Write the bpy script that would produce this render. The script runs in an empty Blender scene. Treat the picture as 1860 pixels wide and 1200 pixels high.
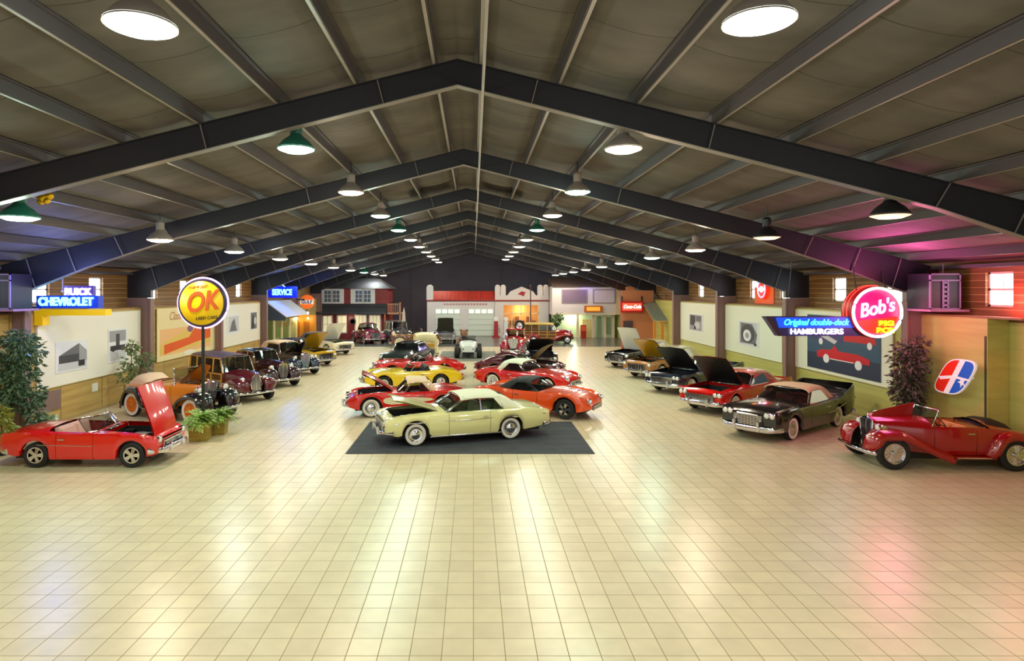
import bpy, math, random
import numpy as np
from mathutils import Vector, Matrix
random.seed(7)
PI = math.pi
SC = bpy.context.scene
COL = SC.collection
F = 1160.0; PX = 860.0; PY = 526.0; HC = 4.55      # focal length in pixels, horizon point, eye height
# ---------------------------------------------------------------- camera, world, exposure
cam = bpy.data.cameras.new('camera'); cam_ob = bpy.data.objects.new('camera', cam); COL.objects.link(cam_ob)
cam_ob.location = (0, 0, HC); cam_ob.rotation_euler = (PI/2, 0, 0)
cam.sensor_width = 36; cam.lens = 36*F/1860; cam.shift_x = (930-PX)/1860; cam.shift_y = -(600-PY)/1860
cam.clip_start = .1; cam.clip_end = 300
SC.camera = cam_ob
w = bpy.data.worlds.new('world'); SC.world = w; w.use_nodes = True
w.node_tree.nodes['Background'].inputs[0].default_value = (1.0, .97, .93, 1)
w.node_tree.nodes['Background'].inputs[1].default_value = .9
SC.view_settings.view_transform = 'Standard'; SC.view_settings.look = 'None'
SC.view_settings.exposure = .14; SC.view_settings.gamma = 1.0; SC.view_settings.use_curve_mapping = False
SC.cycles.use_denoising = True
SC.cycles.max_bounces = 7; SC.cycles.diffuse_bounces = 4; SC.cycles.glossy_bounces = 3; SC.cycles.transparent_max_bounces = 12
SC.cycles.sample_clamp_indirect = 6; SC.cycles.caustics_reflective = False; SC.cycles.caustics_refractive = False
LAMP_POWER = 130.0
# ---------------------------------------------------------------- materials
def lin(c):
    return tuple(((x/255)/12.92 if x/255 <= .04045 else ((x/255+.055)/1.055)**2.4) for x in c)
_m = {}
def M(name, rgb, rough=.5, metal=0, coat=0, emit=0, spec=.5, alpha=1):
    if name in _m: return _m[name]
    m = bpy.data.materials.new(name); m.use_nodes = True; b = m.node_tree.nodes['Principled BSDF']
    c = lin(rgb)
    b.inputs['Base Color'].default_value = (*c, 1); b.inputs['Roughness'].default_value = rough
    b.inputs['Metallic'].default_value = metal; b.inputs['Coat Weight'].default_value = coat
    b.inputs['Coat Roughness'].default_value = .06
    b.inputs['Specular IOR Level'].default_value = spec
    if emit:
        b.inputs['Emission Color'].default_value = (*c, 1); b.inputs['Emission Strength'].default_value = emit
    m.diffuse_color = (*c, 1); _m[name] = m
    return m
def noisy(name, c1, c2, scale=(3, 3, 3), rough=.6, detail=4, bump=0, mixer=None, wave=None, coat=0):
    """two colours mixed by stretched noise in object space"""
    if name in _m: return _m[name]
    m = M(name, c1, rough, coat=coat); nt = m.node_tree; N = nt.nodes; L = nt.links; b = N['Principled BSDF']
    tc = N.new('ShaderNodeTexCoord'); mp = N.new('ShaderNodeMapping'); mp.inputs['Scale'].default_value = scale
    L.new(tc.outputs['Object'], mp.inputs['Vector'])
    nz = N.new('ShaderNodeTexNoise'); nz.inputs['Scale'].default_value = 1; nz.inputs['Detail'].default_value = detail
    L.new(mp.outputs[0], nz.inputs['Vector'])
    cr = N.new('ShaderNodeValToRGB'); cr.color_ramp.elements[0].position = .32; cr.color_ramp.elements[1].position = .68
    cr.color_ramp.elements[0].color = (*lin(c1), 1); cr.color_ramp.elements[1].color = (*lin(c2), 1)
    L.new(nz.outputs[0], cr.inputs[0]); out = cr.outputs[0]
    if wave:      # plank lines: (axis index, spacing, line colour, line share)
        ax, sp, lc, sh = wave
        sx = N.new('ShaderNodeSeparateXYZ'); L.new(tc.outputs['Object'], sx.inputs[0])
        d = N.new('ShaderNodeMath'); d.operation = 'DIVIDE'; d.inputs[1].default_value = sp; L.new(sx.outputs[ax], d.inputs[0])
        fr = N.new('ShaderNodeMath'); fr.operation = 'FRACT'; L.new(d.outputs[0], fr.inputs[0])
        lt = N.new('ShaderNodeMath'); lt.operation = 'LESS_THAN'; lt.inputs[1].default_value = sh; L.new(fr.outputs[0], lt.inputs[0])
        fl = N.new('ShaderNodeMath'); fl.operation = 'FLOOR'; L.new(d.outputs[0], fl.inputs[0])
        wn = N.new('ShaderNodeTexWhiteNoise'); wn.noise_dimensions = '1D'; L.new(fl.outputs[0], wn.inputs['W'])
        mr = N.new('ShaderNodeMapRange'); mr.inputs[3].default_value = .82; mr.inputs[4].default_value = 1.12; L.new(wn.outputs[0], mr.inputs[0])
        ml = N.new('ShaderNodeMix'); ml.data_type = 'RGBA'; ml.blend_type = 'MULTIPLY'; ml.inputs[0].default_value = 1
        L.new(out, ml.inputs[6]); L.new(mr.outputs[0], ml.inputs[7])
        mx = N.new('ShaderNodeMix'); mx.data_type = 'RGBA'; L.new(lt.outputs[0], mx.inputs[0]); L.new(ml.outputs[2], mx.inputs[6])
        mx.inputs[7].default_value = (*lin(lc), 1); out = mx.outputs[2]
    L.new(out, b.inputs['Base Color'])
    if bump:
        bp = N.new('ShaderNodeBump'); bp.inputs['Strength'].default_value = bump; bp.inputs['Distance'].default_value = .02
        L.new(nz.outputs[0], bp.inputs['Height']); L.new(bp.outputs[0], b.inputs['Normal'])
    return m
def glass(name, tint=(20, 26, 28), clear=.62):
    if name in _m: return _m[name]
    m = bpy.data.materials.new(name); m.use_nodes = True; nt = m.node_tree; N = nt.nodes; L = nt.links
    N.remove(N['Principled BSDF']); o = N['Material Output']
    t = N.new('ShaderNodeBsdfTransparent'); t.inputs[0].default_value = (.8, .86, .84, 1)
    d = N.new('ShaderNodeBsdfDiffuse'); d.inputs[0].default_value = (*lin(tint), 1)
    g = N.new('ShaderNodeBsdfGlossy'); g.inputs['Roughness'].default_value = .05
    a = N.new('ShaderNodeMixShader'); a.inputs[0].default_value = clear; L.new(d.outputs[0], a.inputs[1]); L.new(t.outputs[0], a.inputs[2])
    f = N.new('ShaderNodeFresnel'); f.inputs[0].default_value = 1.5
    b = N.new('ShaderNodeMixShader'); L.new(f.outputs[0], b.inputs[0]); L.new(a.outputs[0], b.inputs[1]); L.new(g.outputs[0], b.inputs[2])
    L.new(b.outputs[0], o.inputs[0]); _m[name] = m
    return m
# ---------------------------------------------------------------- mesh helpers
class MB:
    def __init__(s): s.v = []; s.f = []; s.mi = []
    def add(s, vs, fs, mi=0):
        o = len(s.v); s.v += [tuple(p) for p in vs]; s.f += [tuple(i+o for i in f) for f in fs]; s.mi += [mi]*len(fs); return s
    def box(s, c, d, mi=0, rz=0, ry=0, taper=1):
        x, y, z = [q/2 for q in d]
        P = [(-x, -y, -z), (x, -y, -z), (x, y, -z), (-x, y, -z), (-x*taper, -y*taper, z), (x*taper, -y*taper, z), (x*taper, y*taper, z), (-x*taper, y*taper, z)]
        R = Matrix.Rotation(rz, 3, 'Z') @ Matrix.Rotation(ry, 3, 'Y')
        P = [R @ Vector(p) + Vector(c) for p in P]
        return s.add(P, [(3, 2, 1, 0), (4, 5, 6, 7), (0, 1, 5, 4), (1, 2, 6, 5), (2, 3, 7, 6), (3, 0, 4, 7)], mi)
    def b2(s, p, q, mi=0):      # box from corner to corner
        return s.box([(a+b)/2 for a, b in zip(p, q)], [abs(a-b) for a, b in zip(p, q)], mi)
    def tube(s, pts, r, n=8, mi=0, flat=1):
        pts = [Vector(p) for p in pts]; rs = r if isinstance(r, (list, tuple)) else [r]*len(pts); vs = []; fs = []
        for i, p in enumerate(pts):
            t = (pts[min(i+1, len(pts)-1)]-pts[max(i-1, 0)]).normalized()
            up = Vector((0, 0, 1)) if abs(t.z) < .95 else Vector((1, 0, 0))
            a = t.cross(up).normalized(); b = a.cross(t)
            for k in range(n):
                an = 2*PI*(k+.5)/n; vs.append(p + a*math.cos(an)*rs[i]*flat + b*math.sin(an)*rs[i])
        for i in range(len(pts)-1):
            for k in range(n): fs.append((i*n+k, i*n+(k+1) % n, (i+1)*n+(k+1) % n, (i+1)*n+k))
        fs.append(tuple(range(n-1, -1, -1))); fs.append(tuple((len(pts)-1)*n+k for k in range(n)))
        return s.add(vs, fs, mi)
    def lathe(s, prof, n=24, axis='z', c=(0, 0, 0), mi=0, sc=(1, 1), cap=True):   # prof: (radius, height)
        vs = []; fs = []
        for r, h in prof:
            for k in range(n):
                a = 2*PI*k/n; u = r*math.cos(a)*sc[0]; v = r*math.sin(a)*sc[1]
                p = (u, v, h) if axis == 'z' else ((u, -h, v) if axis == 'y' else (h, u, v))
                vs.append((p[0]+c[0], p[1]+c[1], p[2]+c[2]))
        for i in range(len(prof)-1):
            for k in range(n): fs.append((i*n+k, i*n+(k+1) % n, (i+1)*n+(k+1) % n, (i+1)*n+k))
        if cap and prof[0][0] > 1e-4: fs.append(tuple(range(n-1, -1, -1)))
        if cap and prof[-1][0] > 1e-4: fs.append(tuple((len(prof)-1)*n+k for k in range(n)))
        return s.add(vs, fs, mi)
    def grid(s, rows, mi=0, keep=None):
        n = len(rows[0]); vs = [p for r in rows for p in r]; fs = []
        for i in range(len(rows)-1):
            for k in range(n-1):
                if keep is None or keep(i, k): fs.append((i*n+k, i*n+k+1, (i+1)*n+k+1, (i+1)*n+k))
        return s.add(vs, fs, mi)
    def prism(s, poly, h0, h1, plane='xz', mi=0):      # polygon given in a plane, extruded along the third axis
        def P(a, b, h): return {'xz': (a, h, b), 'xy': (a, b, h), 'yz': (h, a, b)}[plane]
        n = len(poly); vs = [P(a, b, h0) for a, b in poly]+[P(a, b, h1) for a, b in poly]
        return s.add(vs, [tuple(range(n)), tuple(range(2*n-1, n-1, -1))]+[(i, i+n, (i+1) % n+n, (i+1) % n) for i in range(n)], mi)
    def build(s, name, mats, parent=None, smooth=None, loc=None, rz=0):
        me = bpy.data.meshes.new(name); me.from_pydata(s.v, [], s.f); me.update()
        if not isinstance(mats, (list, tuple)): mats = [mats]
        for m in mats: me.materials.append(m)
        if any(s.mi): me.polygons.foreach_set('material_index', s.mi)
        if smooth is not None:
            me.polygons.foreach_set('use_smooth', [True]*len(s.f)); me.set_sharp_from_angle(angle=math.radians(smooth))
        o = bpy.data.objects.new(name, me); COL.objects.link(o)
        if parent: o.parent = parent
        if loc: o.location = loc
        if rz: o.rotation_euler = (0, 0, rz)
        return o
def thing(name, label, cat, loc=(0, 0, 0), rz=0, group=None):
    o = bpy.data.objects.new(name, None); COL.objects.link(o); o.location = loc; o.rotation_euler = (0, 0, rz)
    o.empty_display_size = .2
    return tag(o, label, cat, group)
def tag(o, label, cat, group=None):
    o['label'] = label; o['category'] = cat
    if group: o['group'] = group
    return o
def struct(o): o['kind'] = 'structure'; return o
def text(s, size, loc, rot, mat, parent=None, name='lettering', ext=.01, shear=0, sx=1, bold=0, spacing=1):
    cu = bpy.data.curves.new(name, 'FONT'); cu.body = s; cu.size = size; cu.extrude = ext; cu.shear = shear; cu.offset = bold
    cu.align_x = 'CENTER'; cu.align_y = 'CENTER'; cu.space_character = spacing; cu.materials.append(mat)
    tmp = bpy.data.objects.new('tmp', cu); COL.objects.link(tmp); bpy.context.view_layer.update()
    me = bpy.data.meshes.new_from_object(tmp.evaluated_get(bpy.context.evaluated_depsgraph_get())); bpy.data.objects.remove(tmp)
    o = bpy.data.objects.new(name, me); COL.objects.link(o); o.location = loc; o.rotation_euler = rot; o.scale = (sx, 1, 1)
    if parent: o.parent = parent
    return o
def light(kind, loc, power, color=(1, 1, 1), size=.3, rot=(0, 0, 0), parent=None, **kw):  # serves the real lamps and also added lights without a fixture
    l = bpy.data.lights.new('lamp_or_fill_light', kind); l.energy = power; l.color = color
    if kind == 'AREA': l.shape = 'DISK'; l.size = size
    else: l.shadow_soft_size = size
    for k, v in kw.items(): setattr(l, k, v)
    o = bpy.data.objects.new('lamp_or_fill_light', l); COL.objects.link(o); o.location = loc; o.rotation_euler = rot
    if parent: o.parent = parent
    return o
def at(px, py, Y): return Vector(((px-PX)*Y/F, Y, HC-(py-PY)*Y/F))
def gnd(px, py): Y = F*HC/(py-PY); return Vector(((px-PX)*Y/F, Y, 0))
# ================================================================ BUILDING SHELL
RX = -.3                       # ridge
LU, RU = -14.8, 14.35          # upper wall planes
LL, RL = -14.2, 13.78           # lower (furred) wall planes
YB = 73.0; YF = -6.0; LEDGE = 3.78
def ztop(x): return HC+4.33-.25*abs(x-RX)          # top of the frames
def floor_mat():
    m = M('floor tile', (214, 200, 150), .3); nt = m.node_tree; N = nt.nodes; L = nt.links; b = N['Principled BSDF']
    tc = N.new('ShaderNodeTexCoord'); br = N.new('ShaderNodeTexBrick')
    br.offset = 0; br.squash = 1
    br.inputs['Scale'].default_value = 1; br.inputs['Brick Width'].default_value = .397; br.inputs['Row Height'].default_value = .397
    br.inputs['Mortar Size'].default_value = .0075; br.inputs['Mortar Smooth'].default_value = .5
    br.inputs['Color1'].default_value = (*lin((222, 206, 170)), 1); br.inputs['Color2'].default_value = (*lin((212, 196, 161)), 1)
    br.inputs['Mortar'].default_value = (*lin((152, 134, 98)), 1)
    L.new(tc.outputs['Object'], br.inputs['Vector'])
    nz = N.new('ShaderNodeTexNoise'); nz.inputs['Scale'].default_value = 3.2; nz.inputs['Detail'].default_value = 5; L.new(tc.outputs['Object'], nz.inputs['Vector'])
    mr = N.new('ShaderNodeMapRange'); mr.inputs[1].default_value = .3; mr.inputs[2].default_value = .7; mr.inputs[3].default_value = .95; mr.inputs[4].default_value = 1.05; L.new(nz.outputs[0], mr.inputs[0])
    mx = N.new('ShaderNodeMix'); mx.data_type = 'RGBA'; mx.blend_type = 'MULTIPLY'; mx.inputs[0].default_value = 1
    L.new(br.outputs[0], mx.inputs[6]); L.new(mr.outputs[0], mx.inputs[7]); L.new(mx.outputs[2], b.inputs['Base Color'])
    r2 = N.new('ShaderNodeMapRange'); r2.inputs[3].default_value = .27; r2.inputs[4].default_value = .31; b.inputs['Specular IOR Level'].default_value = .65; L.new(nz.outputs[0], r2.inputs[0])
    ad = N.new('ShaderNodeMath'); ad.operation = 'MAXIMUM'; L.new(r2.outputs[0], ad.inputs[0]); L.new(br.outputs['Fac'], ad.inputs[1]); L.new(ad.outputs[0], b.inputs['Roughness'])
    bp = N.new('ShaderNodeBump'); bp.inputs['Strength'].default_value = .25; bp.inputs['Distance'].default_value = .01
    iv = N.new('ShaderNodeMath'); iv.operation = 'MULTIPLY_ADD'; iv.inputs[1].default_value = -1.0; L.new(br.outputs['Fac'], iv.inputs[0])
    q = N.new('ShaderNodeMath'); q.operation = 'MULTIPLY'; q.inputs[1].default_value = .06; L.new(nz.outputs[0], q.inputs[0]); L.new(q.outputs[0], iv.inputs[2])
    L.new(iv.outputs[0], bp.inputs['Height']); L.new(bp.outputs[0], b.inputs['Normal'])
    return m
struct(MB().b2((-14.9, YF, -.2), (14.5, 51.0, 0)).build('floor', floor_mat()))
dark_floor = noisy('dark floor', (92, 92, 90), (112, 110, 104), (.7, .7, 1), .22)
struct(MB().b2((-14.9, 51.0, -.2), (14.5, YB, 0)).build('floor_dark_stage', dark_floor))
WOODLO = noisy('plywood wall', (200, 168, 98), (172, 140, 76), (1.2, .35, 6), .55, wave=(1, 2.44, (96, 74, 36), .012))
WOODRI = noisy('yellow-lit plywood wall', (196, 192, 108), (180, 174, 94), (1.2, .35, 6), .55)  # warm light on the right wall is put into this yellow
WOODUP = noisy('brown plank wall', (150, 108, 62), (118, 82, 44), (1, .5, 9), .55, wave=(2, .2, (196, 160, 104), .09))
def wall_up(x0, x1, name, ys, face):
    """upper wall with square window holes centred on ys"""
    mb = MB(); z0, z1 = LEDGE-.1, HC+1.2; a, b = 4.08, 5.04; hw = .46; y = YF
    for c in ys:
        mb.b2((x0, y, z0), (x1, c-hw, z1)); mb.b2((x0, c-hw, z0), (x1, c+hw, a)); mb.b2((x0, c-hw, b), (x1, c+hw, z1)); y = c+hw
    mb.b2((x0, y, z0), (x1, YB, z1))
    return struct(mb.build(name, WOODUP))
frames_y = [12.07+7.62*k for k in range(-2, 8)]
wy = []
for fy in frames_y:
    for d in (-2.25, 2.15):
        if -1 < fy+d < 44: wy.append(fy+d)
wall_up(LU-.25, LU, 'wall_left_upper', wy, 1); wall_up(RU, RU+.25, 'wall_right_upper', wy, -1)
struct(MB().b2((LU, YF, 0), (LL, YB, LEDGE)).build('wall_left', WOODLO))
struct(MB().b2((RL, 17.12, 0), (RU, YB, LEDGE)).build('wall_right', WOODRI))
struct(MB().b2((RU, YF, 0), (RU+.25, YB, LEDGE-.1)).build('wall_right_near', WOODRI))
struct(MB().b2((LU, YF, LEDGE), (LL+.03, 43.2, LEDGE+.05)).build('trim_1', noisy('ledge wood', (150, 112, 66), (120, 88, 48), (1, .4, 4))))
struct(MB().b2((RL-.03, 16.0, LEDGE), (RU, 53, LEDGE+.05)).build('trim_2', _m['ledge wood']))
for i, y in enumerate((17.18, 14.7)):
    struct(MB().b2(((RL if i == 0 else RU)-.015, y-.03, .1), (RL if i == 0 else RU, y+.03, 3.3)).build('trim_%d' % (5+i), M('dark joint', (70, 60, 34))))
struct(MB().b2((LL, YF, 0), (LL+.02, 43, .1)).build('baseboard_left', M('baseboard tan', (170, 146, 96))))
struct(MB().b2((RL-.02, 20.4, 0), (RL, 53, .1)).build('baseboard_right', M('baseboard tan', (170, 146, 96))))
DARKWALL = noisy('dark end wall', (92, 86, 104), (78, 73, 90), (.3, .3, .3), .6)
mb = MB().prism([(LU-.3, 0), (RU+.3, 0), (RU+.3, ztop(RU)+.3), (RX, ztop(RX)+.3), (LU-.3, ztop(LU)+.3)], YB, YB+.25)
for x in (-7.2, -4.6, 3.2, 6.4): mb.b2((x-.06, YB-.12, 0), (x+.06, YB, ztop(x)))
mb.b2((-14, YB-.1, 4.8), (14, YB, 4.92)); mb.b2((-7.2, YB-.1, 7.5), (6.4, YB, 7.6))
struct(mb.build('wall_back', DARKWALL))
# windows: white frame, bright daylit pane set back in the wall
PANE = M('daylit frosted pane', (225, 238, 255), .3, emit=8)
WFR = M('window frame white', (225, 220, 210), .5)
n = 0
for side in (-1, 1):
    for c in wy:
        if c < 12: continue
        n += 1
        x = (LU-.14) if side < 0 else (RU+.14)
        t = bpy.data.objects.new('window_%d' % n, None); COL.objects.link(t); t.location = (x, c, 4.56); struct(t)
        fm = MB()
        for dy in (-.43, .43): fm.b2((-.05, dy-.03, -.48), (.05, dy+.03, .48))
        for dz in (-.45, 0, .45): fm.b2((-.05, -.46, dz-.03), (.05, .46, dz+.03))
        fm.b2((-.02, -.012, -.48), (.02, .012, .48))
        fm.build('window_frame', WFR, t)
        MB().b2((-.02*side-.01, -.44, -.46), (-.02*side+.01, .44, .46)).build('pane', PANE, t).location = (.03*side, 0, 0)
# ceiling: sagging insulation between the purlins
def ceil_mat():
    m = noisy('roof insulation', (98, 93, 86), (76, 72, 67), (.5, 1.3, 1), .75, detail=6)
    nt = m.node_tree; N = nt.nodes; L = nt.links; b = N['Principled BSDF']
    tc = N.new('ShaderNodeTexCoord'); sx = N.new('ShaderNodeSeparateXYZ'); L.new(tc.outputs['Object'], sx.inputs[0])
    nz = N.new('ShaderNodeTexNoise'); nz.inputs['Scale'].default_value = 1.1; L.new(tc.outputs['Object'], nz.inputs[0])
    ma = N.new('ShaderNodeMath'); ma.operation = 'MULTIPLY_ADD'; ma.inputs[1].default_value = .09; L.new(nz.outputs[0], ma.inputs[0]); L.new(sx.outputs[1], ma.inputs[2])
    dv = N.new('ShaderNodeMath'); dv.operation = 'DIVIDE'; dv.inputs[1].default_value = 1.9; L.new(ma.outputs[0], dv.inputs[0])
    fr = N.new('ShaderNodeMath'); fr.operation = 'FRACT'; L.new(dv.outputs[0], fr.inputs[0])
    lt = N.new('ShaderNodeMath'); lt.operation = 'LESS_THAN'; lt.inputs[1].default_value = .015; L.new(fr.outputs[0], lt.inputs[0])
    old = b.inputs['Base Color'].links[0].from_socket
    mx = N.new('ShaderNodeMix'); mx.data_type = 'RGBA'; L.new(lt.outputs[0], mx.inputs[0]); L.new(old, mx.inputs[6]); mx.inputs[7].default_value = (*lin((58, 54, 44)), 1)
    L.new(mx.outputs[2], b.inputs['Base Color'])
    bp = N.new('ShaderNodeBump'); bp.inputs['Strength'].default_value = .5; bp.inputs['Distance'].default_value = .08; L.new(nz.outputs[0], bp.inputs['Height']); L.new(bp.outputs[0], b.inputs['Normal'])
    return m
rel = [.4+1.478*k for k in range(10)]
xs = sorted([RX-r for r in rel]+[RX+r for r in rel])
pts = []
full = [LU-.3]+xs+[RU+.3]
for a, b in zip(full[:-1], full[1:]):
    for k in range(8):
        t = k/8; x = a+(b-a)*t; pts.append((x, ztop(x)+.24-.09*math.sin(PI*t)**.8))
pts.append((RU+.3, ztop(RU+.3)+.24))
ys = np.linspace(YF, YB, 40)
struct(MB().grid([[(x, y, z) for x, z in pts] for y in ys]).build('ceiling', ceil_mat(), smooth=40))
struct(MB().prism([(LU-.4, ztop(LU-.4)+.3), (RX, ztop(RX)+.3), (RU+.4, ztop(RU+.4)+.3), (RU+.4, ztop(RU)+.4), (RX, ztop(RX)+.4), (LU-.4, ztop(LU)+.4)], YF, YB+.2).build('roof_deck', M('roof steel', (90, 90, 90))))
PUR = M('purlin grey', (76, 72, 74), .5); PFL = M('purlin flange lit', (150, 144, 140), .4); STL = M('frame steel dark', (30, 31, 39), .42); FLG = M('frame flange lit', (120, 116, 112), .4)  # paler flanges: light falling on the steel is put into their colour
for x in xs:
    s = 1 if x > RX else -1; z = ztop(x)
    mb = MB().b2((x-.01, YF, z), (x+.01, YB, z+.22)); mb.b2((x, YF, z+.2), (x-.07*s, YB, z+.22))
    o = struct(mb.build('purlin_beam', PUR)); struct(MB().b2((x, YF, z), (x+.07*s, YB, z+.012)).b2((x+.06*s, YF, z), (x+.07*s, YB, z+.03)).build('beam_flange', PFL, o))
def inner(h):                        # depth of the frame below ztop as a function of distance from the ridge
    return float(np.interp(h, [0, 9, 11.6, 13.45, 14.6], [.48, .53, .745, 1.0, 1.0]))
for k, fy in enumerate(frames_y):
    web = MB(); fl = MB()
    for s in (-1, 1):
        hs = [0, 3, 6, 9, 10.3, 11.6, 12.5, 13.45 if s < 0 else 13.6]; E = 14.5 if s < 0 else 14.65
        top = [(RX+s*h, HC+4.33-.25*h) for h in hs]+[(RX+s*E, HC+4.33-.25*E)]; bot = [(RX+s*h, HC+4.33-.25*h-inner(h)) for h in hs]
        poly = top+[(RX+s*E, HC-.1)]+bot[::-1]
        for i in range(len(hs)-1): web.prism([top[i], top[i+1], bot[i+1], bot[i]], fy-.006, fy+.006)
        web.prism([top[-2], top[-1], (RX+s*E, HC-.35), (RX+s*hs[-1], HC-.35)], fy-.006, fy+.006)
        for i in range(len(hs)-1):
            fl.prism([bot[i], bot[i+1], (bot[i+1][0], bot[i+1][1]-.016), (bot[i][0], bot[i][1]-.016)], fy-.1, fy+.1)
            web.prism([top[i], top[i+1], (top[i+1][0], top[i+1][1]-.016), (top[i][0], top[i][1]-.016)], fy-.1, fy+.1)
        fl.b2((RX+s*(hs[-1]-.01), fy-.1, HC-.35), (RX+s*(hs[-1]+.01), fy+.1, HC-.02))
        for h in (1.88-.37, 4.84, 9.27, 10.75, 12.2, 13.45):      # stiffeners and flange braces
            hb = h-(.28 if h > 9 else .12); a = (RX+s*h, HC+4.33-.25*h); b = (RX+s*hb, HC+4.33-.25*hb-inner(hb))
            fl.tube([(a[0], fy-.07, a[1]), (b[0], fy-.07, b[1])], .014, 4)
    o = struct(web.build('roof_beam', STL)); struct(fl.build('beam_flange', FLG, o))
    for s, U in ((-1, LU), (1, RU)):
        c = MB(); x0 = RX+s*(13.45 if s < 0 else 13.6)
        c.b2((x0-.02*s, fy-.14, 0), (x0+.03*s, fy+.14, HC-.36)); c.b2((x0, fy-.05, 0), (U, fy+.05, HC-.36))
        struct(c.build('column', M('column brown', (138, 108, 104), .5)))
EV = noisy('eave beam', (90, 84, 88), (70, 66, 70), (1, .3, 1))
struct(MB().b2((LU, YF, HC+.62), (LU+.25, YB, HC+.72)).build('beam_eave_left', EV)); struct(MB().b2((RU-.25, YF, HC+.62), (RU, YB, HC+.72)).build('beam_eave_right', EV))
VN = M('vent dark', (24, 24, 28), .6)
for x0, x1 in ((-2.6, -.95), (.35, 2.0)):
    mb = MB(); zl = lambda x: ztop(x)+.06
    for k in range(5): y = 25.6+.32*k; mb.add([(x0, y, zl(x0)), (x1, y, zl(x1)), (x1, y+.22, zl(x1)+.05), (x0, y+.22, zl(x0)+.05)], [(0, 1, 2, 3)])
    o = mb.build('roof_vent', VN); tag(o, 'dark louvred roof vent on the %s side of the ridge beyond the second frame' % ('left' if x0 < -.5 else 'right'), 'vent')
# ridge conduit
o = MB().tube([(.175, YF, HC+3.72), (.175, YB, HC+3.72)], .028, 8).build('ridge_conduit', M('conduit grey', (150, 144, 134), .4), smooth=60)
tag(o, 'long thin grey conduit pipe running under the ridge of the roof', 'pipe')
# ---------------------------------------------------------------- high bay lamps
LENS = {}
def lens(n, rgb, e): return M('lamp lens '+n, rgb, .4, emit=e)
DARKSH = M('lamp shade black', (28, 30, 34), .4); GRSH = M('lamp shade grey', (150, 142, 134), .4); TEAL = M('lamp shade teal-lit', (36, 110, 92), .35)  # teal is the lamp's green glow put into a dark shade's colour
def lamp(x, y, h, tint, power, green=False, label='', grp=None):
    for fy in frames_y:
        if abs(y-fy) < .5: y = fy+.5*(1 if y >= fy else -1)
    z = HC+h; t = thing('high_bay_lamp', label, 'lamp', (x, y, z), 0, grp)
    up = ztop(x)+.12-z
    MB().lathe([(.365, 0), (.36, .03), (.26, .16), (.13, .26), (.11, .3), (.115, .32), (.12, .5), (.08, .56), (.0, .56)], 28).build('lamp_shade', TEAL if green else (DARKSH if tint[0] == 'dim' else GRSH), t, smooth=35)
    MB().tube([(0, 0, .58), (0, 0, up)], .015, 6).build('rod', DARKSH, t)
    nm, rgb, e = tint
    MB().lathe([(0, -.06), (.22, -.055), (.34, -.01), (.362, .02)], 28).build('lens', lens(nm, rgb, e), t, smooth=60)
    if power: light('AREA', (0, 0, -.08), power*.8, tuple(c**.8 for c in lin(rgb)), .6, parent=t); light('POINT', (0, 0, -.16), power*.85, tuple(c**.8 for c in lin(rgb)), .2, parent=t)
WARM = ('warm', (255, 232, 200), 9); COOL = ('cool', (238, 250, 238), 9); GRN = ('green', (205, 255, 228), 6); DIM = ('dim', (250, 215, 180), 1.1)
def lab(side, row, k):
    return None
rows = [(-3.49, 2.76, 6.7, 11, 'left inner'), (2.95, 2.76, 6.6, 10, 'right inner'), (-9.1, 1.44, 12.8-5.75, 11, 'left outer'), (8.2, 1.46, 12.1-5.75, 11, 'right outer')]
ordn = ['first', 'second', 'third', 'fourth', 'fifth', 'sixth', 'seventh', 'eighth', 'ninth', 'tenth', 'eleventh']
for ri, (x, h, y0, cnt, nm) in enumerate(rows):
    for k in range(cnt):
        tint = [WARM, COOL][(k+ri) % 2]; g = False; pw = LAMP_POWER; desc = 'black shaded'
        if (ri, k) in ((0, 1), (2, 1), (1, 4), (2, 8), (0, 4)): tint = GRN; g = True; desc = 'green glowing'
        if (ri, k) in ((1, 2), (3, 4), (0, 3)): tint = ('pale green', (205, 255, 228), 9); desc = 'pale green lit'
        if (ri, k) in ((3, 1), (3, 2)): tint = DIM; pw = LAMP_POWER*.15; desc = 'dim black shaded'
        if (ri, k) == (1, 0) or (ri, k) == (0, 0): tint = COOL
        lamp(x, y0+5.75*k, h, tint, pw, g, '%s high bay lamp, %s along the %s ceiling row' % (desc, ordn[k], nm), 'high bay lamps hanging in rows')
# the rows carry on overhead
for x, h, nm in ((-3.49, 2.76, 'left inner'), (2.95, 2.76, 'right inner'), (-9.1, 1.44, 'left outer'), (8.2, 1.46, 'right outer')):
    lamp(x, 1.0, h, WARM, LAMP_POWER*.6, False, 'grey high bay lamp overhead at the very start of the %s ceiling row' % nm, 'high bay lamps hanging in rows')
# ================================================================ CARS
def pc(pts, x):
    """monotone cubic through control points"""
    xs_ = np.array([p[0] for p in pts], float); ys_ = np.array([p[1] for p in pts], float)
    if len(pts) < 3: return float(np.interp(x, xs_, ys_))
    h = np.diff(xs_); d = np.diff(ys_)/h; m = np.zeros(len(pts))
    for i in range(1, len(pts)-1):
        if d[i-1]*d[i] > 0: m[i] = 3*(h[i-1]+h[i])/((2*h[i]+h[i-1])/d[i-1]+(h[i]+2*h[i-1])/d[i])
    m[0] = d[0]; m[-1] = d[-1]
    x = min(max(x, xs_[0]), xs_[-1]); i = min(int(np.searchsorted(xs_, x, 'right'))-1, len(pts)-2); i = max(i, 0)
    t = (x-xs_[i])/h[i]
    return float((2*t**3-3*t*t+1)*ys_[i]+(t**3-2*t*t+t)*h[i]*m[i]+(-2*t**3+3*t*t)*ys_[i+1]+(t**3-t*t)*h[i]*m[i+1])
def paint(name, rgb, rough=.22): return M('paint '+name, rgb, rough, coat=1.0)
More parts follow.
